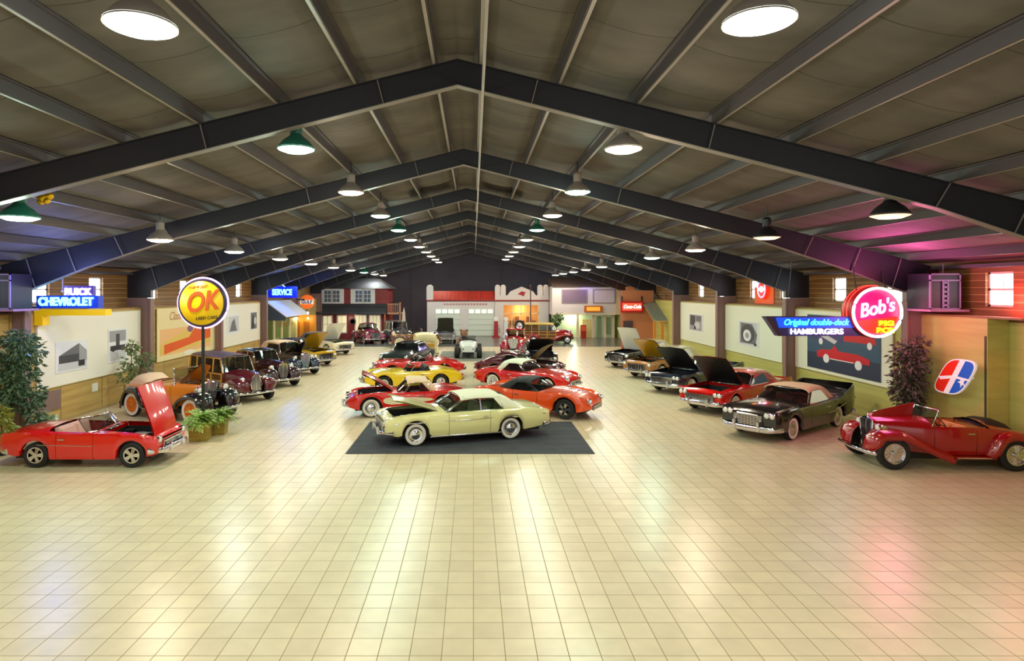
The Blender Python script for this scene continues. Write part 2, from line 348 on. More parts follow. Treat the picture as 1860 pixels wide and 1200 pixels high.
CHR = M('chrome', (215, 215, 220), .12, metal=1); TIRE = M('tire rubber', (22, 22, 24), .7); WW = M('whitewall', (225, 220, 210), .5)
BLK = M('black trim', (16, 16, 18), .5); BAY = M('engine bay dark', (26, 26, 28), .5); HL = M('headlamp glass', (235, 235, 230), .1, coat=1)
TL = M('tail lamp red', (160, 16, 14), .25, coat=1); GLS = glass('car glass'); GLD = glass('dark car glass', (10, 12, 12), .3)
SILV = M('engine silver', (150, 150, 150), .35, metal=.8)
_wh = {}
def wheel_mesh(r, wd, ww, hub, rim):
    key = (r, wd, ww, hub, rim)
    if key in _wh: return _wh[key]
    h = wd/2; q = .64*r
    t = MB().lathe([(q, -h*.8), (r*.88, -h), (r*.98, -h*.8), (r, -h*.3), (r, h*.3), (r*.98, h*.8), (r*.88, h), (q, h*.8), (q*.9, h*.3)], 32, 'y')
    out = [('tire', t, TIRE, 35)]
    if ww: out.append(('whitewall', MB().lathe([(r*.9, h*1.0), (r*.88, h*1.04), (r*.68, h*.96), (r*.64, h*.8)], 32, 'y', cap=False), WW, 50))
    d = MB()
    if hub == 'cap':
        d.lathe([(q, h*.7), (q*.96, h*.95), (q*.75, h*.75), (q*.5, h*.85), (q*.3, h*1.1), (0, h*1.15)], 28, 'y')
    elif hub == 'mag':
        d.lathe([(q, h*.2), (q, h*.98), (q*.86, h*.95), (q*.82, h*.3), (0, h*.3)], 28, 'y')
        d.lathe([(q*.28, h*.3), (q*.26, h), (0, h*1.02)], 16, 'y')
        for k in range(5):
            a = 2*PI*k/5; c, s = math.cos(a), math.sin(a); 
            d.add([(c*q*.2-s*q*.16, -h*.95, s*q*.2+c*q*.16), (c*q*.2+s*q*.16, -h*.95, s*q*.2-c*q*.16), (c*q*.88+s*q*.27, -h*.8, s*q*.88-c*q*.27), (c*q*.88-s*q*.27, -h*.8, s*q*.88+c*q*.27)], [(0, 1, 2, 3)])
    else:
        d.lathe([(q, h*.5), (q, h), (q*.92, h*.95), (q*.9, h*.2)], 28, 'y'); d.lathe([(q*.25, h*.2), (q*.22, h*1.1), (0, h*1.15)], 16, 'y')
        for k in range(24 if hub == 'wire' else 12):
            a = 2*PI*k/(24 if hub == 'wire' else 12); b = a+.35*(-1)**k
            d.tube([(math.cos(b)*q*.22, -h*(.9 if k % 2 else .4), math.sin(b)*q*.22), (math.cos(a)*q*.92, -h*.6, math.sin(a)*q*.92)], .006 if hub == 'wire' else .016, 4)
        d.lathe([(q*.9, -h*.1), (0, -h*.1)], 20, 'y', mi=1)
    out.append(('hubcap', d, [rim or CHR, BLK], 35))
    _wh[key] = out; out2 = []
    return out
_wm = {}
def wheel(root, x, y, r, wd, ww=False, hub='cap', rim=None, side=1, z=None, tilt=None, name='wheel'):
    """side=+1 left (outer face +y)"""
    key = (r, wd, ww, hub, rim); objs = []
    if key not in _wm:
        first = []
        for nm, mb, mt, sm in wheel_mesh(*key):
            o = mb.build(nm, mt, smooth=sm); first.append((nm, o.data)); bpy.data.objects.remove(o)
        _wm[key] = first
    base = None
    for nm, me in _wm[key]:
        o = bpy.data.objects.new(name if base is None else nm, me); COL.objects.link(o)
        if base is None:
            base = o; o.parent = root; o.location = (x, y, r if z is None else z); o.rotation_euler = tilt or (0, 0, 0 if side < 0 else PI)
        else: o.parent = base
    return base
def body_shell(P, root, g):
    """lofted body: returns helper functions"""
    L2f, L2r = P['nose'], P['tail']; r = P['r']; wx = P['axles']; ah = r+P.get('arch', .07)
    side = lambda x: pc(P['side'], x); mid = lambda x: pc(P['mid'], x); hw = lambda x: pc(P['hw'], x); bot = lambda x: pc(P['bot'], x)
    st = set(np.round(np.arange(L2r, L2f, .12), 4)); st |= {L2r, L2f}
    if P.get('arches', True):
        for a, ax in zip(wx, (1, 1)):
            R = ah
            for k in range(13): st.add(round(a+R*math.cos(PI*k/12), 4))
    for k in ('hood', 'cockpit', 'door', 'deck', 'cove'):
        if P.get(k): st |= {P[k][0], P[k][1]}
    if P.get('door'): st |= {P['door'][0]+.012, P['door'][1]-.012}
    st = sorted(st); s2 = [st[0]]
    for x in st[1:]:
        if x-s2[-1] > .008: s2.append(x)
    st = s2; rows = []
    cr = P.get('crown', .05); sq = P.get('sq', 1)
    for x in st:
        s, m, h, b = side(x), mid(x), hw(x), bot(x); bb = b
        if P.get('arches', True):
            for i, a in enumerate(wx):
                hgt = ah*(P.get('skirt', 1) if i == 1 else 1)
                if abs(x-a) < ah: bb = max(bb, (r+math.sqrt(ah**2-(x-a)**2)*(1 if i == 0 else P.get('skirt', 1))) - (0 if i == 0 else (1-P.get('skirt', 1))*r))
        bb = min(bb, s-.05)
        e = 1.0
        d = min(x-L2r, L2f-x)
        pull = P.get('round', .05)
        if d < .1: e = 1-pull*(1-d/.1)**2
        half = [(.84*h, bb+.01), (.955*h, bb), (.99*h, bb+.22*(s-bb)), (1.0*h, bb+.55*(s-bb)), (.985*h, bb+.86*(s-bb)), (.94*h, s),
                (.86*h, s+(m-s)*(P.get('finw', .28) if x < -.8 else .28)), (.74*h, s+(m-s)*.85), (.42*h, m+cr*.6), (0, m+cr)]
        if P.get('belly'): half[2] = (.955*h, half[2][1]); 
        if P.get('prewar'):
            half = [(.8*h, bb), (.93*h, bb), (.98*h, bb+.25*(s-bb)), (1.0*h, bb+.6*(s-bb)), (.995*h, bb+.88*(s-bb)), (.95*h, s-.01), (.82*h, s+(m-s)*.55), (.62*h, s+(m-s)*.9), (.34*h, m+cr*.8), (0, m+cr)]
        zc = (s+bb)/2
        half = [(y*e, zc+(z-zc)*(e if z > zc else 1)) for y, z in half]
        ext = [0]*10
        rows.append([(x, y, z) for y, z in half]+[(x, -y, z) for y, z in half[::-1][1:]])
    H = P.get('hood'); C = P.get('cockpit'); D = P.get('door'); T = P.get('deck'); V = P.get('cove')
    cells = {'body': [], 'hood': [], 'door': [], 'deck': [], 'cove': []}
    hj = 6 if P.get('prewar') else 7
    for i in range(len(st)-1):
        xm = (st[i]+st[i+1])/2
        for k in range(18):
            j = min(k, 17-k); kind = 'body'
            if H and H[0] < xm < H[1] and j >= hj: kind = 'hood'
            elif C and C[0] < xm < C[1] and j >= (5 if P.get('prewar') else 6): kind = None
            elif T and T[0] < xm < T[1] and j >= 7: kind = 'deck'
            elif V and V[0] < xm < V[1] and 2 <= j <= 3: kind = 'cove'
            elif D and D[0]+.012 < xm < D[1]-.012 and 1 <= j <= 4: kind = 'door'
            elif D and D[0] < xm < D[1] and 1 <= j <= 4: kind = None
            elif V and V[0] < xm < V[1] and 2 <= j <= 3: kind = 'cove'
            if kind: cells[kind].append((i, k))
    def part(nm, cl, mt, parent=root, tf=None, smooth=38):
        if not cl: return None
        ids = {}; vs = []; fs = []
        def vid(i, k):
            if (i, k) not in ids: ids[(i, k)] = len(vs); p = rows[i][k]; vs.append(tf(p) if tf else p)
            return ids[(i, k)]
        for i, k in cl: fs.append((vid(i, k), vid(i, k+1), vid(i+1, k+1), vid(i+1, k)))
        if nm == 'body':
            for i in (0, len(st)-1):
                for j in range(0, 9):
                    f = [vid(i, j), vid(i, j+1), vid(i, 17-j), vid(i, 18-j)]
                    f = list(dict.fromkeys(f)); fs.append(f if i == 0 else f[::-1])
        mb = MB().add(vs, fs); return mb.build(nm, mt, parent, smooth=smooth)
    part('body', cells['body'], P['paint'])
    dl = [c for c in cells['door'] if c[1] < 9]; dr = [c for c in cells['door'] if c[1] >= 9]
    for c in (dl, dr):
        d = part('door', c, P.get('door_mat', P['paint']))
        if d:
            sg = 1 if c is dl else -1; x0 = D[0]+.16; y = hw(x0)
            MB().box((x0, sg*(y+.012), bot(x0)+.78*(side(x0)-bot(x0))), (.16, .03, .03)).build('door_handle', CHR, d)
    if V:
        for sd in (0, 1): part('side_cove', [c for c in cells['cove'] if (c[1] < 9) == (sd == 0)], P.get('cove_mat'), tf=lambda p: (p[0], p[1]*1.004, p[2]))
    part('trunk_lid', cells['deck'], P['paint'], tf=lambda p: (p[0], p[1], p[2]+.004)) if T else None
    if H:
        ang = P.get('hood_open', 0); front = P.get('hinge', 'rear') == 'front'
        hx = H[1] if front else H[0]; hz = mid(hx)
        def rot(p, dz=0):
            dx = p[0]-hx; z = p[2]+dz-hz; a = ang if front else -ang
            ca, sa = math.cos(a), math.sin(a)
            return (hx+dx*ca+z*sa, p[1], hz-dx*sa+z*ca+.004)
        ho = part('hood', cells['hood'], P.get('hood_mat', P['paint']), tf=rot)
        if ang:
            part('hood_underside', cells['hood'], P.get('under', P['paint']), ho, tf=lambda p: rot(p, -.035))
            # rim closing the hood's thickness
            x0, x1 = H; y = .745*hw((x0+x1)/2)
            tb = MB()
            # engine bay
            a, b = x0+.02, x1-.02; yy = .72*min(hw(a), hw(b)); zb = .32; zt = min(side(a), side(b))-.03
            tb.add([(a, -yy, zb), (b, -yy, zb), (b, yy, zb), (a, yy, zb), (a, -yy, zt), (b, -yy, zt), (b, yy, zt), (a, yy, zt)], [(0, 1, 2, 3), (0, 4, 5, 1), (1, 5, 6, 2), (2, 6, 7, 3), (3, 7, 4, 0)])
            bay = tb.build('engine_bay', BAY, root)
            c = (a+b)/2; zz = zt-.18; e = MB()
            e.box((c, 0, zz-.15), (.62, .36, .3)); e.box((c, .24, zz), (.55, .14, .12), 1); e.box((c, -.24, zz), (.55, .14, .12), 1)
            e.lathe([(.2, 0), (.21, .02), (.21, .07), (.1, .1), (0, .1)], 20, 'z', (c, 0, zz+.02), 1); e.box((b-.1, 0, zz-.05), (.08, yy*1.3, .3)); e.box((a+.15, yy*.7, zz+.02), (.24, .18, .18))
            e.tube([(c+.2, .1, zz+.06), (b-.12, .1, zz+.1)], .03, 8)
            e.build('engine', [BLK, SILV], bay, smooth=35)
    return st, side, mid, hw, bot
def seats(P, root, x0, x1, hw, zf, smat, rear=True):
    """bench seats, dash and steering wheel"""
    n = P.get('seat_rows') or ([x1-.95] if (x1-x0 < 1.7) else [x1-1.0, x1-1.9])
    for x in n:
        s = MB(); w_ = .78*hw
        s.box((x, 0, zf+.22), (.5, 2*w_, .16)); s.box((x-.27, 0, zf+.46), (.15, 2*w_, .48), ry=-.22, taper=.93)
        for k in (-.5, .5): s.box((x+.01, k*w_, zf+.31), (.44, .8*w_, .06), taper=.9); s.box((x-.2, k*w_, zf+.48), (.06, .8*w_, .36), ry=-.22)
        o = s.build('seat', smat, root); bv = o.modifiers.new('b', 'BEVEL'); bv.width = .03; bv.segments = 2
    if P.get('dash', True):
        d = MB().box((x1-.12, 0, P['belt']-.13), (.26, 1.7*hw, .16)).build('dashboard', P.get('dash_mat', P['paint']), root)
        s = MB(); c = Vector((x1-.42, .38*hw/.9, P['belt']-.04)); ax = []
        for k in range(21):
            a = 2*PI*k/20; ax.append(c+Vector((math.cos(a)*.19*.45, math.sin(a)*.19, math.cos(a)*.19*.9)))
        s.tube(ax, .014, 6); s.tube([c, c+Vector((.28, 0, -.12))], .02, 6); s.tube([c+Vector((0, -.18, 0)), c+Vector((0, .18, 0))], .01, 4)
        s.build('steering_wheel', P.get('wheel_mat', BLK), root, smooth=60)
def roof_part(P, root, hw_, R):
    """R: x0 windshield base, x1 windshield top, x2 roof rear edge, x3 base of the rear slope, z roof height, q start of the rear quarter, mat"""
    x0, x1, x2, x3, zr = R['x']+[R['z']] if len(R['x']) == 4 else None
    q = R.get('q', x2); belt = P['belt']; yb = R.get('yb', .86*hw_); yt = R.get('yt', .68*hw_); cr = R.get('crown', .05)
    ys_ = lambda z: yb+(yt-yb)*min(max((z-belt)/(zr-belt), 0), 1)
    prof = [(x3, belt-.02), (x2-.25*(x2-x3) if R.get('round') else x2-.02, zr-.06 if R.get('round') else zr-.02), (x2+.25, zr), ((x1+x2)/2, zr+.012), (x1, zr-.03)]
    prof = sorted(set(prof)); X = sorted(set(list(np.linspace(x3, x1, 26))+[q, q-.3, q-.15]))
    X = [x for x in X if x3 <= x <= x1]
    rows = []
    for x in X:
        zt = pc(prof, x); e = .09
        if x <= q: t = min((q-x)/.3, 1); zl = (zt-.1)*(1-t)+(belt-.02)*t if R.get('quarter', True) else zt-.1
        else: zl = zt-.1
        zl = min(zl, zt-.01); zm = zt-.07 if zt-.07 > zl else (zt+zl)/2
        half = [(ys_(zl), zl), (ys_((zl+zm)/2), (zl+zm)/2), (ys_(zm), zm), (ys_(zt)*.955, zt-.018), (ys_(zt)*.8, zt+cr*.3), (ys_(zt)*.45, zt+cr*.8), (0, zt+cr)]
        rows.append([(x, y, z) for y, z in half]+[(x, -y, z) for y, z in half[::-1][1:]])
    rw = R.get('rear_win', .74)
    hole = lambda i, k: not (R.get('rearglass', True) and X[i] < x2-.04 and X[i+1] > x3+.06 and X[i+1] <= x2+.05 and 4 <= k <= 7)
    rf = MB().grid(rows, keep=hole).build('roof', R['mat'], root, smooth=40)
    sl = rf.modifiers.new('s', 'SOLIDIFY'); sl.thickness = .025; sl.offset = -1
    if R.get('rearglass', True):
        MB().grid([r[4:9] for r in rows], keep=lambda i, k: not hole(i, k+4)).build('rear_window', R.get('glass', GLS), root, smooth=40)
    # windshield
    bul = R.get('bulge', .18); n = 10; g = []
    for v in (0, .5, 1):
        row = []
        for k in range(n+1):
            u = -1+2*k/n; y = u*((1-v)*yb*.96+v*yt*.94); row.append((x0+(x1-x0)*v-bul*(abs(u)**2.4)*(1-.35*v), y, belt+(zr-.04-belt)*v))
        g.append(row)
    ws = MB().grid(g).build('windshield', R.get('glass', GLS), root, smooth=50)
    MB().tube(g[0]+[g[1][-1]]+g[2][::-1]+[g[1][0], g[0][0]], .017, 6).build('windshield_frame', R.get('frame', CHR), ws, smooth=60)
    # side windows and pillars
    a = g[0][0][0]; b = g[2][0][0]
    for s in (-1, 1):
        pts_ = [(a-.03, belt), (b-.02, zr-.09), (min(q, x2), zr-.09), (q-.28 if R.get('quarter', True) else x3+.05, belt)]
        P3 = [(x, s*(ys_(z)-.012), z) for x, z in pts_]
        sg = MB().add(P3, [(0, 1, 2, 3)]).build('side_window', R.get('glass', GLS), root)
        f = MB(); pm = R.get('pillar_mat', CHR); pr = R.get('pr', .014)
        f.tube([Vector(P3[0]), Vector(P3[1]), Vector(P3[2]), Vector(P3[3])], pr, 6)
        for px_ in R.get('pillars', []):
            f.b2((px_-pr*1.6, s*ys_(belt)-.015, belt), (px_+pr*1.6, s*ys_(belt)+.01, belt+.02)) if False else f.tube([(px_, s*(ys_(belt)), belt), (px_, s*ys_(zr-.09), zr-.09)], pr*1.3, 6)
        f.build('window_frame', pm, sg, smooth=60)
def car(name, label, P, loc, rz, cat='car', scale=1, group='cars parked in the hall'):
    root = thing(name, label, cat, loc, rz, group); root.scale = (scale,)*3
    st, side, mid, hw, bot = body_shell(P, root, None)
    nose, tail = P['nose'], P['tail']; r = P['r']; W = hw(0); C = P.get('cockpit')
    P.setdefault('belt', side((C[0]+C[1])/2) if C else side(0))
    # underbody
    MB().b2((tail+.25, -.62*W, .2), (nose-.3, .62*W, .36)).build('underbody', BLK, root)
    for a in P['axles']:
        pass
    wk = dict(ww=P.get('ww', False), hub=P.get('hub', 'cap'), rim=P.get('rim'))
    for i, a in enumerate(P['axles']):
        for s in (-1, 1):
            wheel(root, a, s*(P.get('track', .8*hw(a)) if i == 0 else P.get('track_r', P.get('track', .8*hw(a)))), r, P.get('tw', .18), side=s, **wk)
    if C:
        x0, x1 = C; wm = min(hw(x0), hw(x1)); zf = .34; zt = side((x0+x1)/2)-.02
        j = .82 if not P.get('prewar') else .9
        t = MB(); a, b, yy = x0, x1, j*wm
        t.add([(a, -yy, zf), (b, -yy, zf), (b, yy, zf), (a, yy, zf), (a, -yy, zt), (b, -yy, zt), (b, yy, zt), (a, yy, zt)], [(0, 1, 2, 3), (0, 4, 5, 1), (1, 5, 6, 2), (2, 6, 7, 3), (3, 7, 4, 0)])
        t.build('interior_tub', P.get('int', BLK), root)
        seats(P, root, x0, x1, wm, zf+.02, P.get('seat_mat', P.get('int', BLK)))
    if P.get('roof'): roof_part(P, root, W, P['roof'])
    elif P.get('screen'):                      # open car: windshield only
        x0, x1, z = P['screen']; zb = P['belt']-.02; yb = .84*W; g = []; n = 12; bul = P.get('bulge', .25)
        for v in (0, .5, 1):
            g.append([(x0+(x1-x0)*v-bul*abs(-1+2*k/n)**2.2, (-1+2*k/n)*(yb*(1-.08*v)), zb+(z-zb)*v) for k in range(n+1)])
        ws = MB().grid(g).build('windshield', GLS, root, smooth=50)
        MB().tube(g[0]+[g[1][-1]]+g[2][::-1]+[g[1][0], g[0][0]], .02, 6).build('windshield_frame', CHR, ws, smooth=60)
    if P.get('tonneau'):                       # folded top
        a, b, h = P['tonneau']; g = []
        for k in range(7):
            t = k/6; x = a+(b-a)*t; z = side(x)+h*math.sin(PI*min(t*1.1+.05, 1))**.6; y = .8*hw(x)*(1-.15*t)
            g.append([(x, -y, side(x)-.03), (x, -y*.96, (z+side(x))/2), (x, -y*.7, z), (x, 0, z+.03), (x, y*.7, z), (x, y*.96, (z+side(x))/2), (x, y, side(x)-.03)])
        MB().grid(g).build('folded_top', P.get('top_mat', BLK), root, smooth=60)
    # bumpers
    def bumper(nm, x, z, hgt, wrap, s):
        w_ = hw(x*.97)*1.0+.03; pts_ = []
        for k in range(15):
            u = -1+2*k/14; pts_.append((x+s*(.1-wrap*max(abs(u)-.72, 0)**1.3*4), u*w_, z+P.get('bump_dip', 0)*(1-u*u)))
        b = MB().tube(pts_, hgt/2, 8, flat=.55)
        for u in (-.4, .4): b.box((x+s*.14, u*w_, z+.03), (.07, .07, hgt*1.5))
        b.build(nm, P.get('bump_mat', CHR), root, smooth=50)
    if P.get('bump', .14):
        bumper('front_bumper', nose, P.get('bz', .45), P.get('bump', .14), .45, 1)
        if P.get('rbump', 1): bumper('rear_bumper', tail, P.get('bzr', P.get('bz', .45)), P.get('bump', .14), .45, -1)
    # grille
    G = P.get('grille')
    if G:
        z0, z1, gw = G[:3]; x = nose+.012; gy = gw*hw(nose); m = MB().b2((x-.03, -gy, z0), (x+.005, gy, z1)); gm = MB()
        if P.get('vbars'):
            k = P['vbars']
            for i in range(k): y = -gy+2*gy*(i+.5)/k; gm.box((x+.02, y, (z0+z1)/2), (.035, gy/k*.7, z1-z0))
        else:
            k = P.get('hbars', 5)
            for i in range(k): gm.box((x+.02, 0, z0+(z1-z0)*(i+.5)/k), (.035, 2*gy, (z1-z0)/k*.4))
            for i in range(9): gm.box((x+.018, -gy+2*gy*(i+.5)/9, (z0+z1)/2), (.02, .012, z1-z0))
        gm.tube([(x+.02, -gy, z0), (x+.02, gy, z0), (x+.02, gy*P.get('gtop', 1), z1), (x+.02, -gy*P.get('gtop', 1), z1), (x+.02, -gy, z0)], .025, 6)
        g_ = m.build('grille', BLK, root); gm.build('grille_bars', CHR, g_)
    HLp = P.get('lamps')
    if HLp:
        for (y, z, rr) in HLp:
            for s in (-1, 1):
                x = nose-.02+HLp_off(P); h = MB().lathe([(rr*1.15, -.08), (rr*1.15, .03), (rr, .045), (rr*.95, .03), (0, .03)], 20, 'x', (x, s*y*hw(nose-.1), z))
                ho = h.build('headlight', CHR, root, smooth=40)
                MB().lathe([(rr*.93, .035), (rr*.6, .055), (0, .062)], 20, 'x', (x, s*y*hw(nose-.1), z)).build('lens', HL, ho, smooth=60)
    TLp = P.get('tails')
    if TLp:
        y, z, rr = TLp
        for s in (-1, 1):
            MB().lathe([(rr, .06), (rr, -.02), (rr*.6, -.06), (0, -.08)], 16, 'x', (tail+.02, s*y*hw(tail+.1), z)).build('tail_light', TL, root, smooth=50)
    if P.get('cove_shape'):                    # painted side cove that tapers towards the rear
        for s in (-1, 1):
            g_ = [[(x, s*(hw(x)*(1.0 if f < .85 else .99)+.006), bot(x)+f*(side(x)-bot(x))) for f in np.linspace(f0, f1, 5)] for x, f0, f1 in P['cove_shape']]
            MB().grid(g_).build('side_cove', P['cove_mat'], root, smooth=60)
    for nm, mt, pts_, rad in P.get('trims', []):        # polylines (x, fraction of the side height)
        for s in (-1, 1):
            q = []
            for x, f in pts_:
                z = bot(x)+f*(side(x)-bot(x)); q.append((x, s*(hw(x)*(1.0 if .3 < f < .9 else .985)+.004), z))
            MB().tube(q, rad, 5, flat=.5).build(nm, mt, root, smooth=60)
    return root
def HLp_off(P): return P.get('lamp_off', 0)
def place2(pf, pr, wb, track, right_near, axles):
    """pose from the floor contacts (pixels) of the near front and near rear wheels"""
    a = gnd(*pf); b = gnd(*pr); d = a-b; ang = math.atan2(d.y, d.x); sc = d.length/wb
    return a, b, ang, sc
def pose(pf, pr, P, near='L', scale=None):
    a = gnd(*pf); b = gnd(*pr); d = (a-b); ang = math.atan2(d.y, d.x); wb = P['axles'][0]-P['axles'][1]
    sc = scale or d.length/wb
    f = d.normalized(); left = Vector((-f.y, f.x, 0)); t = P.get('track', .8)*sc*(1 if near == 'L' else -1)
    mid_ = (a+b)/2 - left*t - f*((P['axles'][0]+P['axles'][1])/2*sc)
    return mid_, ang, sc
# ---- post-war profiles (x forward, nose positive) --------------------------------
def full50(pt, fin=0, L=5.3, W=1.95, low=0, **kw):
    """a full-size 1950s/60s car; fin raises the rear fenders"""
    h = L/2; w2 = W/2
    P = dict(nose=h, tail=-h, r=.35, axles=(h-.92, h-.92-3.05), paint=pt, tw=.18,
        side=[(-h, .86+fin), (-h+.25, .92+fin), (-h+1.1, .95+fin*.45), (-.6, .95), (.8, .93), (h-.6, .9), (h-.12, .86), (h, .8)],
        mid=[(-h, .84), (-h+.3, .93), (-h+1.3, 1.0), (-.6, 1.0), (.8, 1.0), (h-.6, .93), (h-.15, .85), (h, .76)],
        hw=[(-h, w2*.92), (-h+.5, w2*.98), (0, w2), (h-.7, w2*.98), (h-.1, w2*.93), (h, w2*.9)],
        bot=[(-h, .45), (-h+.6, .34), (-1, .25), (1.2, .25), (h-.4, .32), (h, .42)],
        hood=(.95, h-.22), cockpit=(-1.35, .78), door=(-.62, .72), deck=(-h+.25, -1.5),
        belt=.96, bz=.42, grille=(.5, .72, .62), lamps=[(.8, .68, .085)], tails=(.8, .7, .08), track=.8, ww=True, bump=.15)
    P.update(kw); return P
def vette(pt, L=4.5, W=1.82, **kw):
    h = L/2; w2 = W/2
    P = dict(nose=h, tail=-h, r=.33, axles=(h-.85, h-.85-2.59), paint=pt, tw=.18,
        side=[(-h, .62), (-h+.25, .78), (-h+.9, .9), (-.35, .84), (.4, .82), (1.2, .86), (h-.45, .82), (h-.1, .7), (h, .56)],
        mid=[(-h, .58), (-h+.3, .8), (-1.1, .88), (-.2, .86), (.5, .88), (h-.7, .82), (h-.2, .68), (h, .54)],
        hw=[(-h, w2*.78), (-h+.4, w2*.95), (-1.2, w2), (0, w2*.95), (1.3, w2), (h-.35, w2*.93), (h, w2*.74)],
        bot=[(-h, .4), (-h+.6, .28), (-1, .22), (1, .22), (h-.4, .28), (h, .38)],
        hood=(.62, h-.4), cockpit=(-.75, .48), door=(-.5, .45), deck=(-h+.3, -.95), belt=.85, bz=.4, bump=.08, round=.12,
        grille=(.42, .54, .6), lamps=[(.8, .64, .07)], tails=(.8, .62, .06), track=.73, ww=True, seat_rows=[-.3], crown=.04)
    P.update(kw); return P
red = paint('bright red', (212, 12, 5)); cream = paint('cream', (226, 222, 158)); orange = paint('orange', (232, 76, 8)); yellow = paint('yellow', (240, 200, 0))
black = paint('black', (16, 14, 18)); maroon = paint('maroon', (84, 14, 26)); navy = paint('navy', (22, 28, 48)); white = paint('white', (232, 232, 222))
copper = paint('copper', (176, 118, 66)); ivory = paint('ivory', (236, 228, 190)); dred = paint('deep red', (158, 8, 12)); gold = paint('gold', (196, 152, 30))
redint = M('red leather', (150, 30, 24), .5); tanint = M('tan leather', (196, 148, 96), .5); palint = M('pale vinyl', (206, 204, 160), .5); pinkint = M('pale pink vinyl', (208, 160, 150), .5)
clothw = M('white cloth top', (226, 226, 200), .8); clotht = M('tan cloth top', (224, 192, 158), .8); clothb = M('black cloth top', (34, 38, 40), .8)
# near left: red open two seater with front hinged hood standing up
P = vette(red, L=4.7, W=1.8, ww=False, hub='mag', tw=.2, r=.34, axles=(1.5, -1.09),
    nose=2.2, tail=-2.05, side=[(-2.05, .9), (-1.9, .93), (-1.2, .96), (-.3, .93), (.8, .92), (1.7, .9), (2.05, .86), (2.2, .78)],
    mid=[(-2.05, .84), (-1.9, .92), (-1.0, 1.03), (-.7, 1.05), (.5, .98), (1.6, .9), (2.05, .8), (2.2, .72)],
    hw=[(-2.05, .83), (-1.8, .88), (0, .9), (1.6, .89), (2.2, .84)], bot=[(-2.05, .42), (-1.6, .32), (-1, .24), (1, .24), (1.9, .3), (2.2, .38)],
    hood=(.62, 2.02), hood_open=1.15, hinge='front', cockpit=(-.75, .55), door=(-.5, .5), deck=(-1.95, -.95), belt=.95, screen=(.6, .3, 1.3), bulge=.32, bump=.16, bz=.45,
    int=redint, seat_mat=pinkint, round=.04, grille=(.46, .66, .62), lamps=[(.8, .74, .085)], under=red, arch=.06, trims=[('side_trim', CHR, [(-1.0, .55), (.5, .53)], .01)])
l, a, s = pose((242, 848), (68, 848), P, 'R')
car('convertible', 'bright red open two-seat convertible with its hood tipped up at the front, beside the wall', P, l, a, scale=s)
# cream hardtop on the mat
P = full50(cream, L=5.3, W=2.0, hood_open=.36, under=cream, int=palint, seat_mat=palint,
    roof=dict(x=[.95, .28, -1.0, -1.75], z=1.4, q=-.8, mat=clothw, pillars=[-.35], frame=CHR), belt=.97, trims=[('side_trim', CHR, [(-2.5, .72), (0, .68), (2.4, .66)], .012), ('sill_trim', CHR, [(-1.0, .03), (1.3, .03)], .02)], hbars=4)
P['hood'] = (1.0, 2.4)
l, a, s = pose((754, 810), (926, 797), P, 'L'); l.z = .013
car('hardtop_coupe', 'cream hardtop coupe with a white roof and raised hood on the dark mat', P, l, a, scale=s)
# red with cream cove
P = vette(red, hood_open=.62, under=dred, cove_shape=[(.98, .5, .62), (.9, .42, .72), (.7, .36, .78), (.4, .38, .78), (0, .42, .75), (-.4, .46, .7), (-.7, .5, .63), (-.8, .54, .58)], cove_mat=ivory, roof=dict(x=[.5, .12, -.62, -.98], z=1.24, q=-.42, mat=clotht, bulge=.28), int=redint, seat_mat=redint)
P['roof']['mat'] = clotht
l, a, s = pose((674, 757), (806, 752), P, 'L')
car('sports_car', 'red sports car with a cream side cove, tan top, whitewalls and hood up', P, l, a, scale=s)
P = vette(yellow, hub='cap', ww=False, screen=(.45, .2, 1.12), int=BLK, seat_mat=BLK)
l, a, s = pose((697, 710), (800, 706), P, 'L')
car('sports_car', 'yellow open sports car between the two red sports cars', P, l, a, scale=s)
P = vette(red, ww=False, screen=(.45, .2, 1.1), int=BLK, seat_mat=redint)
l, a, s = pose((712, 689), (806, 686), P, 'L', 1.03)
car('sports_car', 'red open sports car right behind the yellow sports car', P, l, a, scale=s)
# right of the aisle centre, facing right
P = vette(orange, L=4.6, W=1.9, r=.35, ww=False, hub='mag', round=.2, bump=0, grille=(.34, .46, .6), tw=.24, track=.76,
    side=[(-2.3, .7), (-2.0, .86), (-1.4, .95), (-.4, .88), (.5, .86), (1.2, .9), (1.8, .84), (2.15, .68), (2.3, .5)],
    roof=dict(x=[.75, .1, -.55, -1.3], z=1.22, q=-.45, mat=clothb, bulge=.3, frame=BLK, pillar_mat=BLK))
l, a, s = pose((1027, 761), (905, 748), P, 'R')
car('sports_car', 'orange sports car with black cloth top and silver wheels near the mat', P, l, a, scale=s)
P = vette(red, ww=True, roof=dict(x=[.6, .15, -.7, -1.1], z=1.24, q=-.5, mat=clothw, bulge=.28), trims=[('side_trim', CHR, [(-.3, .6), (1.0, .55)], .01)], int=redint)
l, a, s = pose((995, 716), (897, 706), P, 'R')
car('sports_car', 'red sports car with a white hardtop behind the orange sports car', P, l, a, scale=s)
P = vette(maroon, L=4.7, ww=False, hood_open=.8, under=M('tan liner', (150, 116, 70), .6), roof=dict(x=[.7, .1, -.8, -1.9], z=1.28, q=-.5, mat=maroon, bulge=.28))
l, a, s = pose((990, 690), (895, 684), P, 'R', .98)
car('fastback_coupe', 'dark maroon fastback coupe with tan-lined raised hood beyond the white-topped red car', P, l, a, scale=s)
